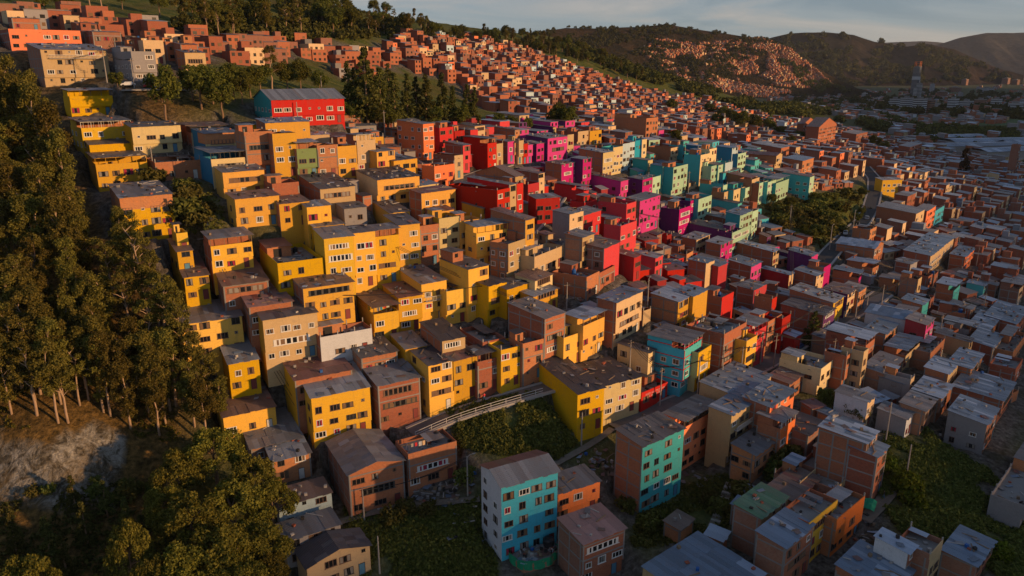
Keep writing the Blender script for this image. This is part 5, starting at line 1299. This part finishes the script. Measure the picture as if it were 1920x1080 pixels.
for u, v, h, lab, lamp, arms in ((877,930,8,'concrete lamp pole on the dark bank left of the tall aqua block',True,0),(571,840,8,'concrete pole beside the lone yellow house',False,1),(1098,748,8,'pole before the big olive-flanked house',False,1),(1450,692,9,'utility pole with two crossarms by the cream terrace house',False,2),
    (1388,712,8,'slim pole below the red corner block',False,1),(1307,748,9,'pole on the main street beside the aqua corner block',False,0),(1213,590,9,'tall lamp pole right of the shadowed cream wall',True,1),(714,508,8,'pole in front of the long yellow terrace',False,2),(722,262,9,'tall pole left of the orange apartment house',False,1),(681,236,9,'pole below the dark pointed trees',False,0),
    (1003,412,8,'pole on the taxi street below the red warehouse',False,1),(882,402,8,'left one of two poles below the red warehouse',False,0),(908,402,8,'right one of two poles below the red warehouse',False,1),(222,128,9,'leaning pole left of the grey-lilac house',False,0),(201,155,9,'tall pole by the balcony apartments',False,1),(252,164,8,'pole in front of the grey-lilac house',False,1),
    (604,182,7,'lamp pole behind the red school',True,0),(425,580,9,'tall pole beside the brown-roofed brick house',False,0),(290,335,8,'pole by the low brick house under the half-cream house',False,1),(1090,835,7,'pole on the path below the big olive-flanked house',False,0),(683,975,6,'short pole by the path under the gabled brick house',False,0),
    (1555,470,9,'lamp pole on the valley road by the green knoll',True,0),(1598,440,9,'second lamp pole higher on the valley road',True,0),(1650,590,9,'pole on the main street by the magenta-ended house',False,1),(1600,622,9,'pole across from the striped front',False,1),(1620,612,9,'slim pole right of the striped front',False,0),(1697,905,8,'leaning grey pole on the shrubby slope',False,0),
    (1660,830,9,'pole right of the beam-gridded brick house',False,1),(1290,365,9,'pole in front of the cream apartment house',False,1),(1145,255,9,'pole left of the brick school',False,1),(1040,640,7,'pole right of the second yellow row',False,0),(712,1075,7,'pole at the bottom edge by the rough grass',False,0),(560,245,8,'pole in front of the red school',False,0),(1205,735,7,'pole by the low red shop',False,0)):
    pole(u, v, h, lab, lamp, arms)
for u, v in ((1180,705),(1237,762),(1352,727),(1425,686),(1532,627),(1760,640),(1840,600),(1700,560),(1830,500),(1480,425),(1130,425),(1232,455),(858,470),(642,622),(962,590),(1062,600),(1560,690),(1480,560)):
    pole(u, v, pr.uniform(7.5, 9), unique_label('utility pole between roofs', u, v-40), False, 1)
def wire(i, j, sag, label):
    a, b_ = POLES[i], POLES[j]; b = MB()
    for off in (-.5, 0, .5):
        pts = []
        for k in range(13):
            t = k/12; p = a.lerp(b_, t); p = p+Vector((off, off*.4, -sag*4*t*(1-t))); pts.append(p)
        b.tube(pts, .045, M['wire'], 4, False)
    tag(b.build('overhead_wire'), label, 'wire', 'overhead wires')
for i, j, lab in ((3,4,'wires from the crossarm pole to the slim pole on the main street'),(4,5,'wires along the main street past the red corner block'),(2,19,'wires dropping in front of the big olive-flanked house'),(10,12,'wires above the taxi street'),(7,30,'wires above the second yellow row'),(13,14,'wires by the balcony apartments'),(14,15,'wires before the grey-lilac house'),(23,24,'wires above the right end of the main street'),(0,20,'wires over the bottom path'),(1,17,'long wires from the lone yellow house up the slope'),(33,5,'wires from the low red shop to the aqua corner block'),(8,9,'wires left of the orange apartment house')):
    wire(i, j, 1.2, lab)
for i, j in ((34,35),(36,37),(37,38),(39,40),(40,42),(43,51),(44,45),(47,48),(49,3),(46,7),(50,3),(41,24),(38,50)):
    if max(i, j) < len(POLES) and (POLES[i]-POLES[j]).length < 90: uu, vv, _ = proj((POLES[i]+POLES[j])/2); wire(i, j, .9, unique_label('sagging wires between poles', uu, vv))
# retaining wall and railing of the upper street
Q = ROADW[1][2]; Q = [p for p in Q if proj(p)[0] < 1015]
def offs(Q, d):
    out = []
    for i, p in enumerate(Q):
        t = Q[min(i+1, len(Q)-1)]-Q[max(i-1, 0)]; t.z = 0; t.normalize(); out.append(p+Vector((t.y, -t.x, 0))*d)
    return out
W1, W2 = offs(Q, 2.05), offs(Q, 2.35); b = MB()
for i in range(len(Q)-1):
    a, c, e, f = W1[i], W1[i+1], W2[i+1], W2[i]; lo, hi = Vector((0,0,-3.2)), Vector((0,0,.25))
    b.hexa([f+lo, e+lo, c+lo, a+lo, f+hi, e+hi, c+hi, a+hi], M['conc2'])
tag(b.build('retaining_wall'), 'stained concrete retaining wall below the railed street', 'wall')
root = empty('street_railing', W1[0]); tag(root, 'pale two-bar metal railing along the upper street', 'railing')
o0 = W1[0]; b = MB()
for z in (.65, 1.2): b.tube([p-o0+Vector((0,0,z))+(W2[i]-p)*.5 for i, p in enumerate(W1)], .05, M['rail'], 5)
b.build('handrail', root)
for i in range(0, len(W1), 2):
    b = MB(); p = W1[i]-o0+(W2[i]-W1[i])*.5; b.tube([p+Vector((0,0,.2)), p+Vector((0,0,1.25))], .05, M['rail'], 5); b.build('post', root)
# outdoor stairs in the lower gully
Q = ROADW[9][2]; b = MB(); n = len(Q)
for i in range(n-1):
    t = Q[i+1]-Q[i]; t.z = 0
    if t.length < .05: continue
    t.normalize(); s = Vector((t.y, -t.x, 0))
    b.obox(Q[i]+Vector((0,0,.08)), s*.85, t*.32, Vector((0,0,.16)), M['conc2'])
tag(b.build('stairway'), 'long concrete steps climbing the lower gully', 'stairs')
# vehicles
PCAR = {k: plain('car_'+k, c, .3, var=.03) for k, c in dict(taxi=(.75,.55,.03), white=(.6,.6,.6), red=(.4,.02,.02), grey=(.2,.21,.23), blue=(.04,.08,.2)).items()}
TYRE = plain('tyre_rubber', (.02,.02,.02), .9)
def car(u, v, yaw, colr, label, L=4.0):
    p = hit(u, v, 0, BVF)
    if not p: return
    root = empty('parked_car', p+Vector((0,0,.15)), R(90-yaw)); tag(root, label, 'car', 'cars in the streets'); m = PCAR[colr]
    prof = [(-L/2,.35),(-L/2+.05,.8),(-L/2+.9,.92),(-L/2+1.45,1.38),(L/2-1.0,1.40),(L/2-.35,.95),(L/2-.02,.85),(L/2,.35)]
    b = MB(); w2 = .8
    for s in (-1, 1): 
        pts = [(x, s*(w2 if z < 1.0 else w2*.82), z) for x, z in prof]; b.poly(pts if s < 0 else pts[::-1], m)
    for (x0, z0), (x1, z1) in zip(prof, prof[1:]+prof[:1]):
        a0, a1 = (w2 if z0 < 1 else w2*.82), (w2 if z1 < 1 else w2*.82); b.poly([(x0,-a0,z0),(x0,a0,z0),(x1,a1,z1),(x1,-a1,z1)], m)
    b.build('body', root)
    for s in (-1, 1):
        b = MB(); y = s*.78; q = [(-L/2+1.0,y,.95),(L/2-.5,y,.97),(L/2-1.05,s*.68,1.34),(-L/2+1.5,s*.68,1.33)]; b.poly(q if s < 0 else q[::-1], M['glass']); b.build('side_window', root)
        for x in (-L/2+.75, L/2-.75):
            b = MB(); b.tube([(x, s*.62, .3),(x, s*.82, .3)], .31, TYRE, 12); b.build('wheel', root)
    b = MB(); b.poly([(-L/2+.92,-.72,.96),(-L/2+1.42,-.62,1.36),(-L/2+1.42,.62,1.36),(-L/2+.92,.72,.96)], M['glass']); b.build('windscreen', root)
car(1028,396,40,'taxi','yellow taxi in the lane below the red warehouse'); car(240,163,60,'white','white car parked left of the grey-lilac house'); car(283,166,60,'red','small red car parked below the grey-lilac house'); car(303,167,60,'white','white car parked right of the small red car by the lawn')
car(1625,412,25,'grey','grey car on the valley road beside the four-storey brick block'); car(1585,440,25,'white','white car low on the valley road'); car(1495,655,45,'blue','dark blue car on the main street by the conifer'); car(1545,613,45,'grey','grey car parked under the striped front'); car(1040,380,35,'white','white car behind the yellow taxi')
# people: one body mesh each, grown from a skeleton
SKIN = plain('skin', (.30,.17,.11), .7)
def person(u, v, yaw, top, leg, label, stride=.22):
    p = hit(u, v, 0, BVF)
    if not p: return
    J = [(0,0,.95),(0,0,1.15),(0,0,1.38),(0,0,1.50),(0,.01,1.60),(0,.0,1.74)]; Rr = [.13,.125,.15,.06,.085,.07]; E = [(0,1),(1,2),(2,3),(3,4),(4,5)]
    for s in (-1, 1):
        k = len(J); J += [(s*.10,0,.88),(s*.11,s*stride*.5,.48),(s*.11,s*stride,.07),(s*.11,s*stride+.14,.04)]; Rr += [.10,.065,.045,.04]; E += [(0,k),(k,k+1),(k+1,k+2),(k+2,k+3)]
        k = len(J); J += [(s*.20,0,1.38),(s*.24,-s*.06,1.12),(s*.23,-s*.02+.08,.88),(s*.22,.12,.80)]; Rr += [.06,.045,.035,.035]; E += [(2,k),(k,k+1),(k+1,k+2),(k+2,k+3)]
    me = bpy.data.meshes.new('person'); me.from_pydata(J, E, []); o = bpy.data.objects.new('person', me); C.objects.link(o)
    sk = o.modifiers.new('skin', 'SKIN'); o.modifiers.new('sub', 'SUBSURF').levels = 1
    for i, r in enumerate(Rr): me.skin_vertices[0].data[i].radius = (r, r)
    me.skin_vertices[0].data[0].use_root = True
    dg = bpy.context.evaluated_depsgraph_get(); dg.update(); em = bpy.data.meshes.new_from_object(o.evaluated_get(dg)); bpy.data.objects.remove(o)
    for m in (M[top], M[leg], SKIN, M['dark']): em.materials.append(m)
    for f in em.polygons:
        z = f.center.z; x = abs(f.center.x); f.material_index = 3 if z > 1.68 else 2 if z > 1.46 or (x > .17 and z < .9 and z > .7) else 0 if z > .93 else 1
        f.use_smooth = True
    o = link(bpy.data.objects.new('person', em)); o.location = p+Vector((0,0,.12)); o.rotation_euler = (0, 0, R(90-yaw)); tag(o, label, 'person')
def ensure_skin(): pass
for a in ((1316,737,40,'G','dark','person in dark clothes walking down the main street'),(908,752,60,'R','BL','person in a red top by the street railing'),(1656,936,30,'dark','BL','person in dark clothes on the lower right path'),(1480,655,40,'W','dark','person in a white top on the main street corner')):
    try: person(*a)
    except Exception as ex: print('person', ex)
# walled scrap yard with green netting under the aqua block
s = next(q for q in HOUSES if q['short'] == 'the tall aqua block'); o = s['base']; ax, ay = s['ax'], s['ay']
Y0 = [o+ax*1.2-ay*.4, o+ax*2.2-ay*3.6, o+ax*6.5-ay*4.6, o+ax*9.4-ay*2.6, o+ax*9.4-ay*.4]; zt_ = o.z+.9
b = MB()
b.poly([Vector((p.x, p.y, zt_)) for p in Y0][::-1], M['conc'])
for p, q in zip(Y0, Y0[1:]):
    b.poly([Vector((p.x,p.y,zt_-6)), Vector((q.x,q.y,zt_-6)), Vector((q.x,q.y,zt_)), Vector((p.x,p.y,zt_))], M['B3'])
tag(b.build('yard_platform'), 'scrap yard platform at the foot of the tall aqua block', 'platform')
b = MB()
for p, q in zip(Y0, Y0[1:]):
    n = max(2, int((q-p).length/.5)); outn = Vector(((q-p).y, -(q-p).x, 0)).normalized()
    def pt(k, z): 
        t = k/n; c = p.lerp(q, t); return Vector((c.x, c.y, zt_))+outn*(.06+.10*math.sin(k*1.7+z))+Vector((0,0,z-.35*math.sin(math.pi*t)))
    for k in range(n):
        for z0, z1 in ((-1.1,-.3),(-.3,.7)): b.poly([pt(k,z0), pt(k+1,z0), pt(k+1,z1), pt(k,z1)], M['tarp'])
tag(b.build('netting'), 'green construction netting sagging round the scrap yard', 'netting')
mw = Matrix.Translation(Vector((o.x, o.y, 0)))@Matrix.Rotation(R(90-s['yaw']), 4, 'Z')
debris(mw, 2.4, 9, -3.4, -.6, lambda x, y: zt_+.05, 70, pr)
def tank(p, m, label, r=.55, h=1.2):
    root = empty('water_tank', p); tag(root, label, 'water tank', 'rooftop water tanks'); b = MB(); b.tube([(0,0,0),(0,0,h*.8),(0,0,h*.95),(0,0,h)], [r, r*1.05, r*.75, r*.35], M[m], 14); b.build('body', root)
    b = MB(); b.tube([(0,0,h),(0,0,h+.12)], r*.36, M[m], 10); b.build('lid', root)
tank(Vector((*(mw@Vector((8.3,-1.3,0))).xy, zt_)), 'tank_k', 'large black tank in the scrap yard by the tall aqua block', .95, 1.7)
def roof_point(short, fx, fy, dz=0.0):
    q = next(h for h in HOUSES if h['short'] == short); p = q['base']+q['ax']*q['W']*fx+q['ay']*q['D']*fy; p.z = q['base'].z+q['n']*ST_H+dz; return p
for sh, fx, fy, m, dz, lab in (('the flat-roofed brick house',.8,.8,'tank_k',-.9,'black water tank on the flat-roofed brick house'),('the long brick flank',.5,.6,'tank_k',-.9,'black water tank on the long brick flank house'),('the cream terrace house',.3,.5,'tank_k',-.9,'black water tank on the cream terrace house'),('the brick four-storey house',.5,.7,'tank_k',-.9,'black water tank on the brick four-storey house'),
    ('the flat grey slab',.6,.6,'tank_b',-.9,'blue water tank on the flat grey slab'),('the coral end wall',.5,.5,'tank_b',-.9,'blue water tank behind the coral end wall'),('the red tower house',.7,.6,'tank_k',-.9,'black water tank on the red tower house'),('the brick terrace house',.7,.7,'tank_k',-.9,'black water tank on the brick terrace house'),('the cream apartment house',.5,.5,'tank_b',-.9,'blue water tank on the cream apartment house')):
    tank(roof_point(sh, fx, fy, dz), m, lab)
tk = [s for s in fill_ind if s['roof'][0] == 't' and s['near']][:16]
for s in tk:
    q = s['base']+s['ax']*s['W']*.75+s['ay']*s['D']*.3; q.z = s['base'].z+s['n']*ST_H-.95; uu, vv, _ = proj(q)
    tank(q, pr.choice(['tank_k','tank_k','tank_b']), unique_label('water tank on a brick roof terrace', uu, vv), pr.uniform(.45,.6), 1.15)
# washing lines
CLOTH = [M['W'], M['R'], M['BL'], M['PK'], M['M'], M['conc2'], M['dark'], M['LB']]
def washing(p, yaw, n, label):
    root = empty('washing_line', p, R(90-yaw)); tag(root, label, 'washing', 'washing lines'); L = n*.75+.6
    b = MB(); b.tube([(0,0,0),(0,0,1.9)], .03, M['wood'], 5); b.tube([(L,0,0),(L,0,1.9)], .03, M['wood'], 5); b.tube([(0,0,1.85),(L/2,0,1.75),(L,0,1.85)], .015, M['wire'], 4); b.build('line', root)
    for k in range(n):
        b = MB(); x = .4+k*.75; w_, h_ = pr.uniform(.45,.65), pr.uniform(.5,1.0); m = pr.choice(CLOTH)
        b.hexa([(x,-.02,1.78-h_),(x+w_,.02,1.78-h_),(x+w_,.05,1.78-h_),(x,.01,1.78-h_),(x,-.015,1.78),(x+w_,-.015,1.78),(x+w_,.015,1.78),(x,.015,1.78)], m); b.build('garment', root)
for sh, fx, fy, n, lab in (('the flat-roofed brick house',.1,.3,4,'washing hung on the flat-roofed brick house'),('the long brick flank',.1,.8,6,'washing on the roof of the long brick flank'),('the second yellow row',.15,.12,4,'washing on the canopied terrace of the second yellow row'),('the orange terrace house',.1,.15,8,'long washing line on the orange terrace house'),('the aqua corner block',.1,.15,4,'washing on the aqua corner block'),('the red corner block',.1,.2,4,'washing on the red corner block'),('the cream terrace house',.1,.2,3,'washing on the cream terrace house')):
    washing(roof_point(sh, fx, fy, -2.25 if 'terrace of' in lab or sh in ('the orange terrace house','the aqua corner block','the red corner block') else -.9), next(h for h in HOUSES if h['short'] == sh)['yaw'], n, lab)
# lettering on the red shop wall
s = next(q for q in HOUSES if q['short'] == 'the low red shop')
b = MB(); lr = random.Random(2)
for row, z in ((0, 2.35), (1, 1.75)):
    x = s['W']*.12
    while x < s['W']*.9:
        w_ = lr.uniform(.14,.24)
        if lr.random() < .86:
            b.box(x,x+.05,-.012,-.004,z,z+.38,M['W'])
            if lr.random() < .6: b.box(x+.05,x+w_,-.012,-.004,z+.32,z+.38,M['W'])
            if lr.random() < .6: b.box(x+.05,x+w_,-.012,-.004,z,z+.06,M['W'])
            if lr.random() < .5: b.box(x+w_-.05,x+w_,-.012,-.004,z+.06,z+.32,M['W'])
        x += w_+.09
b.build('lettering', s['root'])
# red trim lines of the aqua corner block
s = next(q for q in HOUSES if q['short'] == 'the aqua corner block'); b = MB()
for z in (2.6,5.2,7.8,10.2):
    b.box(-.07,-.03,0,s['D'],z-.1,z+.1,M['R']); b.box(0,s['W'],-.07,-.03,z-.1,z+.1,M['R'])
for x in (0, s['W']-.2): b.box(x,x+.2,-.08,-.03,2.6,s['n']*ST_H-1.6,M['R'])
b.build('red_trim', s['root'])
# green tarpaulin over the lower shack
p0 = hit(1563, 925, 3.2, BVF)
if p0:
    b = MB(); ux, uy = Vector((.75,-.55,0)), Vector((.5,.7,0)); nx_, ny_ = 12, 5
    f = lambda i, j: p0+Vector((0,0,3.0))+ux*(i/nx_*7.5)+uy*(j/ny_*2.6)+Vector((0,0,-.9*(i/nx_)+.8*j/ny_+.18*math.sin(i*1.3)+.12*math.sin(j*2+i)))
    for i in range(nx_):
        for j in range(ny_): b.poly([f(i,j), f(i+1,j), f(i+1,j+1), f(i,j+1)], M['tarp'])
    tag(b.build('tarpaulin', None, True), 'crumpled green tarpaulin over the lower gully shack', 'tarpaulin')
# rubble on open ground
for u, v, r_, n in ((800,925,5,60),(860,912,3,25),(690,952,3,25),(1160,880,5,50),(1110,870,3,30),(1600,1000,4,25),(1800,830,5,25),(1745,905,5,15),(1290,900,4,20),(640,830,3,30),(1430,700,4,20),(380,425,3,20),(1080,560,3,30),(1560,790,3,20),(900,985,6,25),(1235,800,3,25)):
    p = hit(u, v, 0, BVF)
    if p: debris(Matrix.Identity(4), p.x-r_, p.x+r_, p.y-r_*.6, p.y+r_*.6, lambda x, y: zat(x, y, BVF)+.02, n, pr)
if DEBRIS.f: tag(DEBRIS.build('rubble'), 'loose bricks, planks and scrap on roofs and open ground', 'rubble', kind='stuff')

# ------------------------------------------------------------------ the far city on the plain
M['tower_glass'] = plain('tower_glass', (.16,.175,.20), .25, spec=.6, var=.1, scale=.05); M['tower_white'] = paint('tower_white', (.42,.42,.42), .7, .2); M['block_brick'] = paint('block_brick', (.30,.15,.095), .9, .3)
M['block_grey'] = paint('block_grey', (.42,.41,.40), .9, .3)
def block(u, vb, wpx, vt, mat, label, name='apartment_block', dratio=.7, bands=True, yaw=48, group='far apartment blocks', roof=None):
    p = hit(u, vb, 0, BVF)
    if not p: return
    _, _, d = proj(p); W = wpx*d/FPX*1.2; H = (vb-vt)*d/FPX*1.0; D = W*dratio
    root = empty(name, p-Vector((0,0,1)), R(90-yaw)); tag(root, label, 'building', group)
    b = MB(); b.box(-W/2,W/2,-D/2,D/2,0,H+1,M[mat]); b.build('wall', root)
    b = MB(); b.box(-W*.3,W*.1,-D*.25,D*.2,H+1,H+4,M['conc']); b.box(-W/2,W/2,-D/2-.2,-D/2,H+.6,H+1.6,M['conc2']); b.box(-W/2-.2,-W/2,-D/2,D/2,H+.6,H+1.6,M['conc2']); b.build('roof', root)
    nf = max(2, int(H/3.2)); 
    if nf <= 40 and bands:
        for k in range(nf):
            b = MB(); z = 1.6+k*H/nf; b.box(-W/2-.08,W/2+.08,-D/2-.08,D/2+.08,z,z+1.1,M['glass']); b.build('window_band', root)
    return root, W, D, H
BL_ = [(1676,208,16,186,'block_grey','leftmost grey block in front of the tall tower'),(1697,210,18,184,'block_grey','grey block just left of the tall tower base'),(1722,213,20,186,'block_grey','grey block before the tall tower'),(1738,212,18,188,'block_brick','brown block right of the tall tower base'),
 (1784,212,16,186,'tower_white','pale block right of the tower group'),(1810,206,20,190,'block_grey','grey block left of the sports field'),(1836,205,18,187,'block_brick','brick block above the sports field'),(1866,204,16,186,'block_grey','grey block behind the sports field'),(1902,212,22,194,'tower_white','white block at the right edge'),
 (1746,176,7,158,'tower_white','slender white tower right of the tall tower'),(1620,186,8,175,'tower_white','small white block at the hill foot'),(1782,152,10,140,'block_brick','sunlit orange block on the hill foot'),(1797,153,9,139,'block_brick','taller sunlit orange block on the hill foot'),(1808,160,10,149,'block_brick','low sunlit orange block'),
 (1826,154,10,141,'block_brick','orange block left of the twin orange blocks'),(1840,155,9,142,'block_brick','twin orange block far right'),(1866,150,5,139,'block_brick','thin orange tower on the far slope'),(1885,158,12,147,'block_brick','orange block above the right edge city'),(1903,159,12,150,'block_brick','orange block at the right edge'),(1765,184,14,172,'block_brick','brown block behind the pale block'),
 (1790,172,18,164,'block_brick','long brown block below the orange blocks'),(1850,174,20,165,'block_grey','long grey block under the far slope'),(1520,196,8,188,'tower_white','small pale block left in the plain'),(1664,222,22,216,'block_brick','long low brick block in the trees'),(1640,232,16,224,'block_brick','low brown school block in the trees')]
for a in BL_: block(*a)
r = block(1712,186,9,128,'tower_glass','tall dark glass tower under construction','tower',1.0,True,44,None)
if r:
    root, W, D, H = r; b = MB(); LAND.append((1712,160,'the tall glass tower'))
    for x in (-W*.4, W*.4):
        for y in (-D*.4, D*.4): b.box(x-.5,x+.5,y-.5,y+.5,H+1,H+14,M['OR'])
    for z in (H+5, H+9, H+13.5): b.box(-W*.42,W*.42,-D*.42,D*.42,z,z+.6,M['OR'])
    b.build('scaffold', root); b = MB(); b.box(-W*.52,W*.52,-D*.53,D*.52,H*.62,H*.72,M['tower_white']); b.box(W*.3,W*.55,-D*.54,D*.54,0,H*.62,M['tower_white']); b.build('cladding', root)
block(1720,188,7,158,'tower_white','white tower joined in front of the tall glass tower','tower',1.0,True,44,None); block(1714,188,5,166,'tower_white','lower white tower left of the white one','tower',1.0,True,44,None)
# big brick blocks nearer
for row in ((1536,238,1512,1571,6.5,'B2','B','fr','','left gabled orange brick apartment block'),(1507,232,1495,1530,5.5,'B2','B','fr','','gabled brick block behind the left gabled apartment block'),(1606,252,1578,1627,4.5,'B','B','ms','','wide brick apartment block right of the gabled ones'),(1706,276,1685,1729,4,'B2','B','ms','','brick apartment block before the valley trees'),
            (1912,272,1898,1945,9.5,'B3','B3','td','','dark red brick tower at the right edge'),(1405,222,1396,1421,3.5,'Y','O','ts','','yellow house among trees on the far quarter'),(1655,338,1650,1692,2.6,'Y','Y','ms','v','yellow-green house beside the valley road',75)):
    q = spec_house(*row[:9], row[9], None, row[10] if len(row) > 10 else None)
    if q:
        q['ax'] = Vector((math.sin(R(q['yaw'])), math.cos(R(q['yaw'])), 0))
        build_house(q['base'], q['yaw'], q['W'], q['D'], q['n'], q['front'], q['side'], q['roof'], q['flags'], False, q['label'], None, pr, 'apartment_block' if q['n'] > 3.9 else 'house', 'building' if q['n'] > 3.9 else 'house')
# long sheds, field and low roofs of the plain
def shed(u, v, L, Wd, H, yaw, label):
    p = hit(u, v, 0, BVF)
    if not p: return
    root = empty('industrial_shed', p, R(90-yaw)); tag(root, label, 'shed', 'long sheds on the plain'); b = MB(); b.box(0,L,0,Wd,-1,H,M['conc2']); b.build('wall', root)
    b = MB(); sheets(b, lambda x, y: H+.1+Wd*.12*(1-abs(2*y/Wd-1)), -.5, L+.5, -.5, Wd+.5, SH['b'], 6, 8, pr, jit=.02); b.build('roof', root)
for a in ((1745,288,90,22,6,80,'long zinc-roofed shed nearest the brick block'),(1790,280,110,26,7,82,'longest pale shed on the plain'),(1850,300,80,24,7,75,'pale shed behind the reddish conifer'),(1900,288,70,30,8,80,'shed at the right edge of the plain'),(1755,268,60,20,6,80,'shed beside the dark trees')): shed(*a)
b = MB(); FG = plain('field_grass', (.07,.10,.03), 1)
P = [hit(u, v, 0, BVF) for u, v in ((1800,236),(1925,237),(1925,222),(1830,222))]
if all(P): b.poly([p+Vector((0,0,.6)) for p in P], FG); tag(b.build('field'), kind='structure')
block(1845,230,26,224,'tower_white','low white stand beside the sports field','sports_stand',.3,False,80,None)
fr2 = random.Random(15); items = []
for poly, n in (([(1480,205),(1560,172),(1700,168),(1925,160),(1925,225),(1700,262),(1600,225)], 900), ([(1700,262),(1925,240),(1925,335),(1760,330),(1640,285)], 260), ([(1440,165),(1560,160),(1660,175),(1540,205),(1440,190)], 320)):
    for u, v in scatter_px(poly, n, fr2):
        p = hit(u, v, 0, BVF)
        if not p or vnoise(np.array([u/28.]), np.array([v/9.]), 3)[0] < .35: continue
        yw = 45+fr2.choice([0, 90])*0+fr2.uniform(-6,6); ax = Vector((math.sin(R(yw)), math.cos(R(yw)), 0)); ay = Vector((-ax.y, ax.x, 0)); k = 1+max(0, (p.y-700)/900)
        items.append(dict(base=p, ax=ax, ay=ay, W=fr2.uniform(7,15), D=fr2.uniform(7,12), n=fr2.uniform(1.2,2.6)*(1+.6*(fr2.random() < .1)), front=fr2.choice(['B','B3','T','G','B','W']), side=fr2.choice(['B','B3','G','B']), roof=fr2.choice(['ms','mb','md','mr','ts']), d=p.y))
far_mass('city_houses', items, 'low houses and workshops of the city on the plain', fr2)
# ------------------------------------------------------------------ light, sky, render
SUN_AZ, SUN_EL = 112.0, 9.5
sun = bpy.data.objects.new('sun', bpy.data.lights.new('sun', 'SUN')); C.objects.link(sun)
sun.data.energy = 4.2; sun.data.angle = R(1.1); sun.data.color = (1.0, .59, .27)
sd = Vector((math.sin(R(SUN_AZ))*math.cos(R(SUN_EL)), math.cos(R(SUN_AZ))*math.cos(R(SUN_EL)), math.sin(R(SUN_EL))))
sun.rotation_euler = sd.to_track_quat('Z', 'Y').to_euler()
# unseen ridge added right of the frame, crest shaped to shade the valley floor
sx, sy = math.sin(R(SUN_AZ)), math.cos(R(SUN_AZ)); qx, qy = -sy, sx
QT = [(-700,-66,-45),(60,-66,-45),(112,-67,-45),(140,-75,10),(200,-76,0),(330,-74,30),(450,-71,40),(700,-60,40),(1000,-56,30),(1600,-50,0),(3400,-40,0)]
S0 = 1200.; tq = np.linspace(-700, 3400, 320); tn = math.tan(R(SUN_EL))
zt = np.interp(tq, [a[0] for a in QT], [a[1]+(S0-a[2])*tn for a in QT])+fbm(tq/60, tq*0, 3, 2)*5
sv = np.linspace(-1, 1, 31); prof = (1-np.abs(sv))**1.2
PX = sx*(S0+sv[None]*420)+qx*tq[:,None]; PY = sy*(S0+sv[None]*420)+qy*tq[:,None]; PZ = -90+(zt[:,None]+90)*prof[None]+fbm(PX/70, PY/70, 3, 6)*14*(1-prof[None])*np.clip(prof[None]*4, 0, 1)
i = np.arange(PX.size).reshape(PX.shape); F = np.stack([i[:-1,:-1], i[:-1,1:], i[1:,1:], i[1:,:-1]], -1).reshape(-1, 4)
tag(link(bpy.data.objects.new('hills', np_mesh('hills', np.stack([PX, PY, PZ], -1).reshape(-1, 3), F, [HM1], smooth=True))), kind='structure')
w = bpy.data.worlds.new('World'); sc.world = w; w.use_nodes = True; nt = w.node_tree
bg = nt.nodes['Background']; sky = N(nt, 'ShaderNodeTexSky'); sky.sky_type = 'NISHITA'; sky.sun_disc = False
sky.sun_elevation = R(SUN_EL); sky.sun_rotation = R(SUN_AZ); sky.air_density = 1.0; sky.dust_density = .4; sky.ozone_density = 2.0; sky.altitude = 2600
tc = N(nt, 'ShaderNodeTexCoord').outputs['Generated']
cl = noise(nt, mapping(nt, tc, (1.5, 1.5, 11)), 1.7, 7, .56, .6)
cr = ramp(nt, [(.36, (1.0,1.25,1.45)), (.47, (1.45,1.62,1.74)), (.55, (2.0,1.86,1.76)), (.66, (2.9,2.42,2.1))]); nt.links.new(cl, cr.inputs[0])
sx_ = N(nt, 'ShaderNodeSeparateXYZ'); nt.links.new(tc, sx_.inputs[0])
col = mixc(nt, mrange(nt, sx_.outputs[2], .12, .5, .85, .25), sky.outputs[0], cr.outputs[0])
nt.links.new(col, bg.inputs['Color']); bg.inputs['Strength'].default_value = .15
sc.view_settings.view_transform = 'Standard'; sc.view_settings.look = 'None'; sc.view_settings.exposure = .30; sc.view_settings.gamma = 1
sc.render.engine = 'CYCLES'; sc.cycles.use_denoising = True; sc.cycles.max_bounces = 4; sc.cycles.diffuse_bounces = 2; sc.cycles.glossy_bounces = 2
sc.cycles.transparent_max_bounces = 4; sc.cycles.sample_clamp_indirect = 4

# the evening air: one even haze round the place
HZ = bpy.data.materials.new('haze'); HZ.use_nodes = True; nt = HZ.node_tree; nt.nodes.remove(nt.nodes['Principled BSDF'])
pv_ = N(nt, 'ShaderNodeVolumePrincipled'); pv_.inputs['Color'].default_value = (.72,.76,.84,1); pv_.inputs['Density'].default_value = 2.6e-5; pv_.inputs['Anisotropy'].default_value = .2
nt.links.new(pv_.outputs[0], nt.nodes['Material Output'].inputs['Volume'])
b = MB(); b.box(-16500, 17500, -900, 13500, -260, 400, HZ); tag(b.build('haze'), 'thin evening haze over the valley', 'haze', kind='stuff')
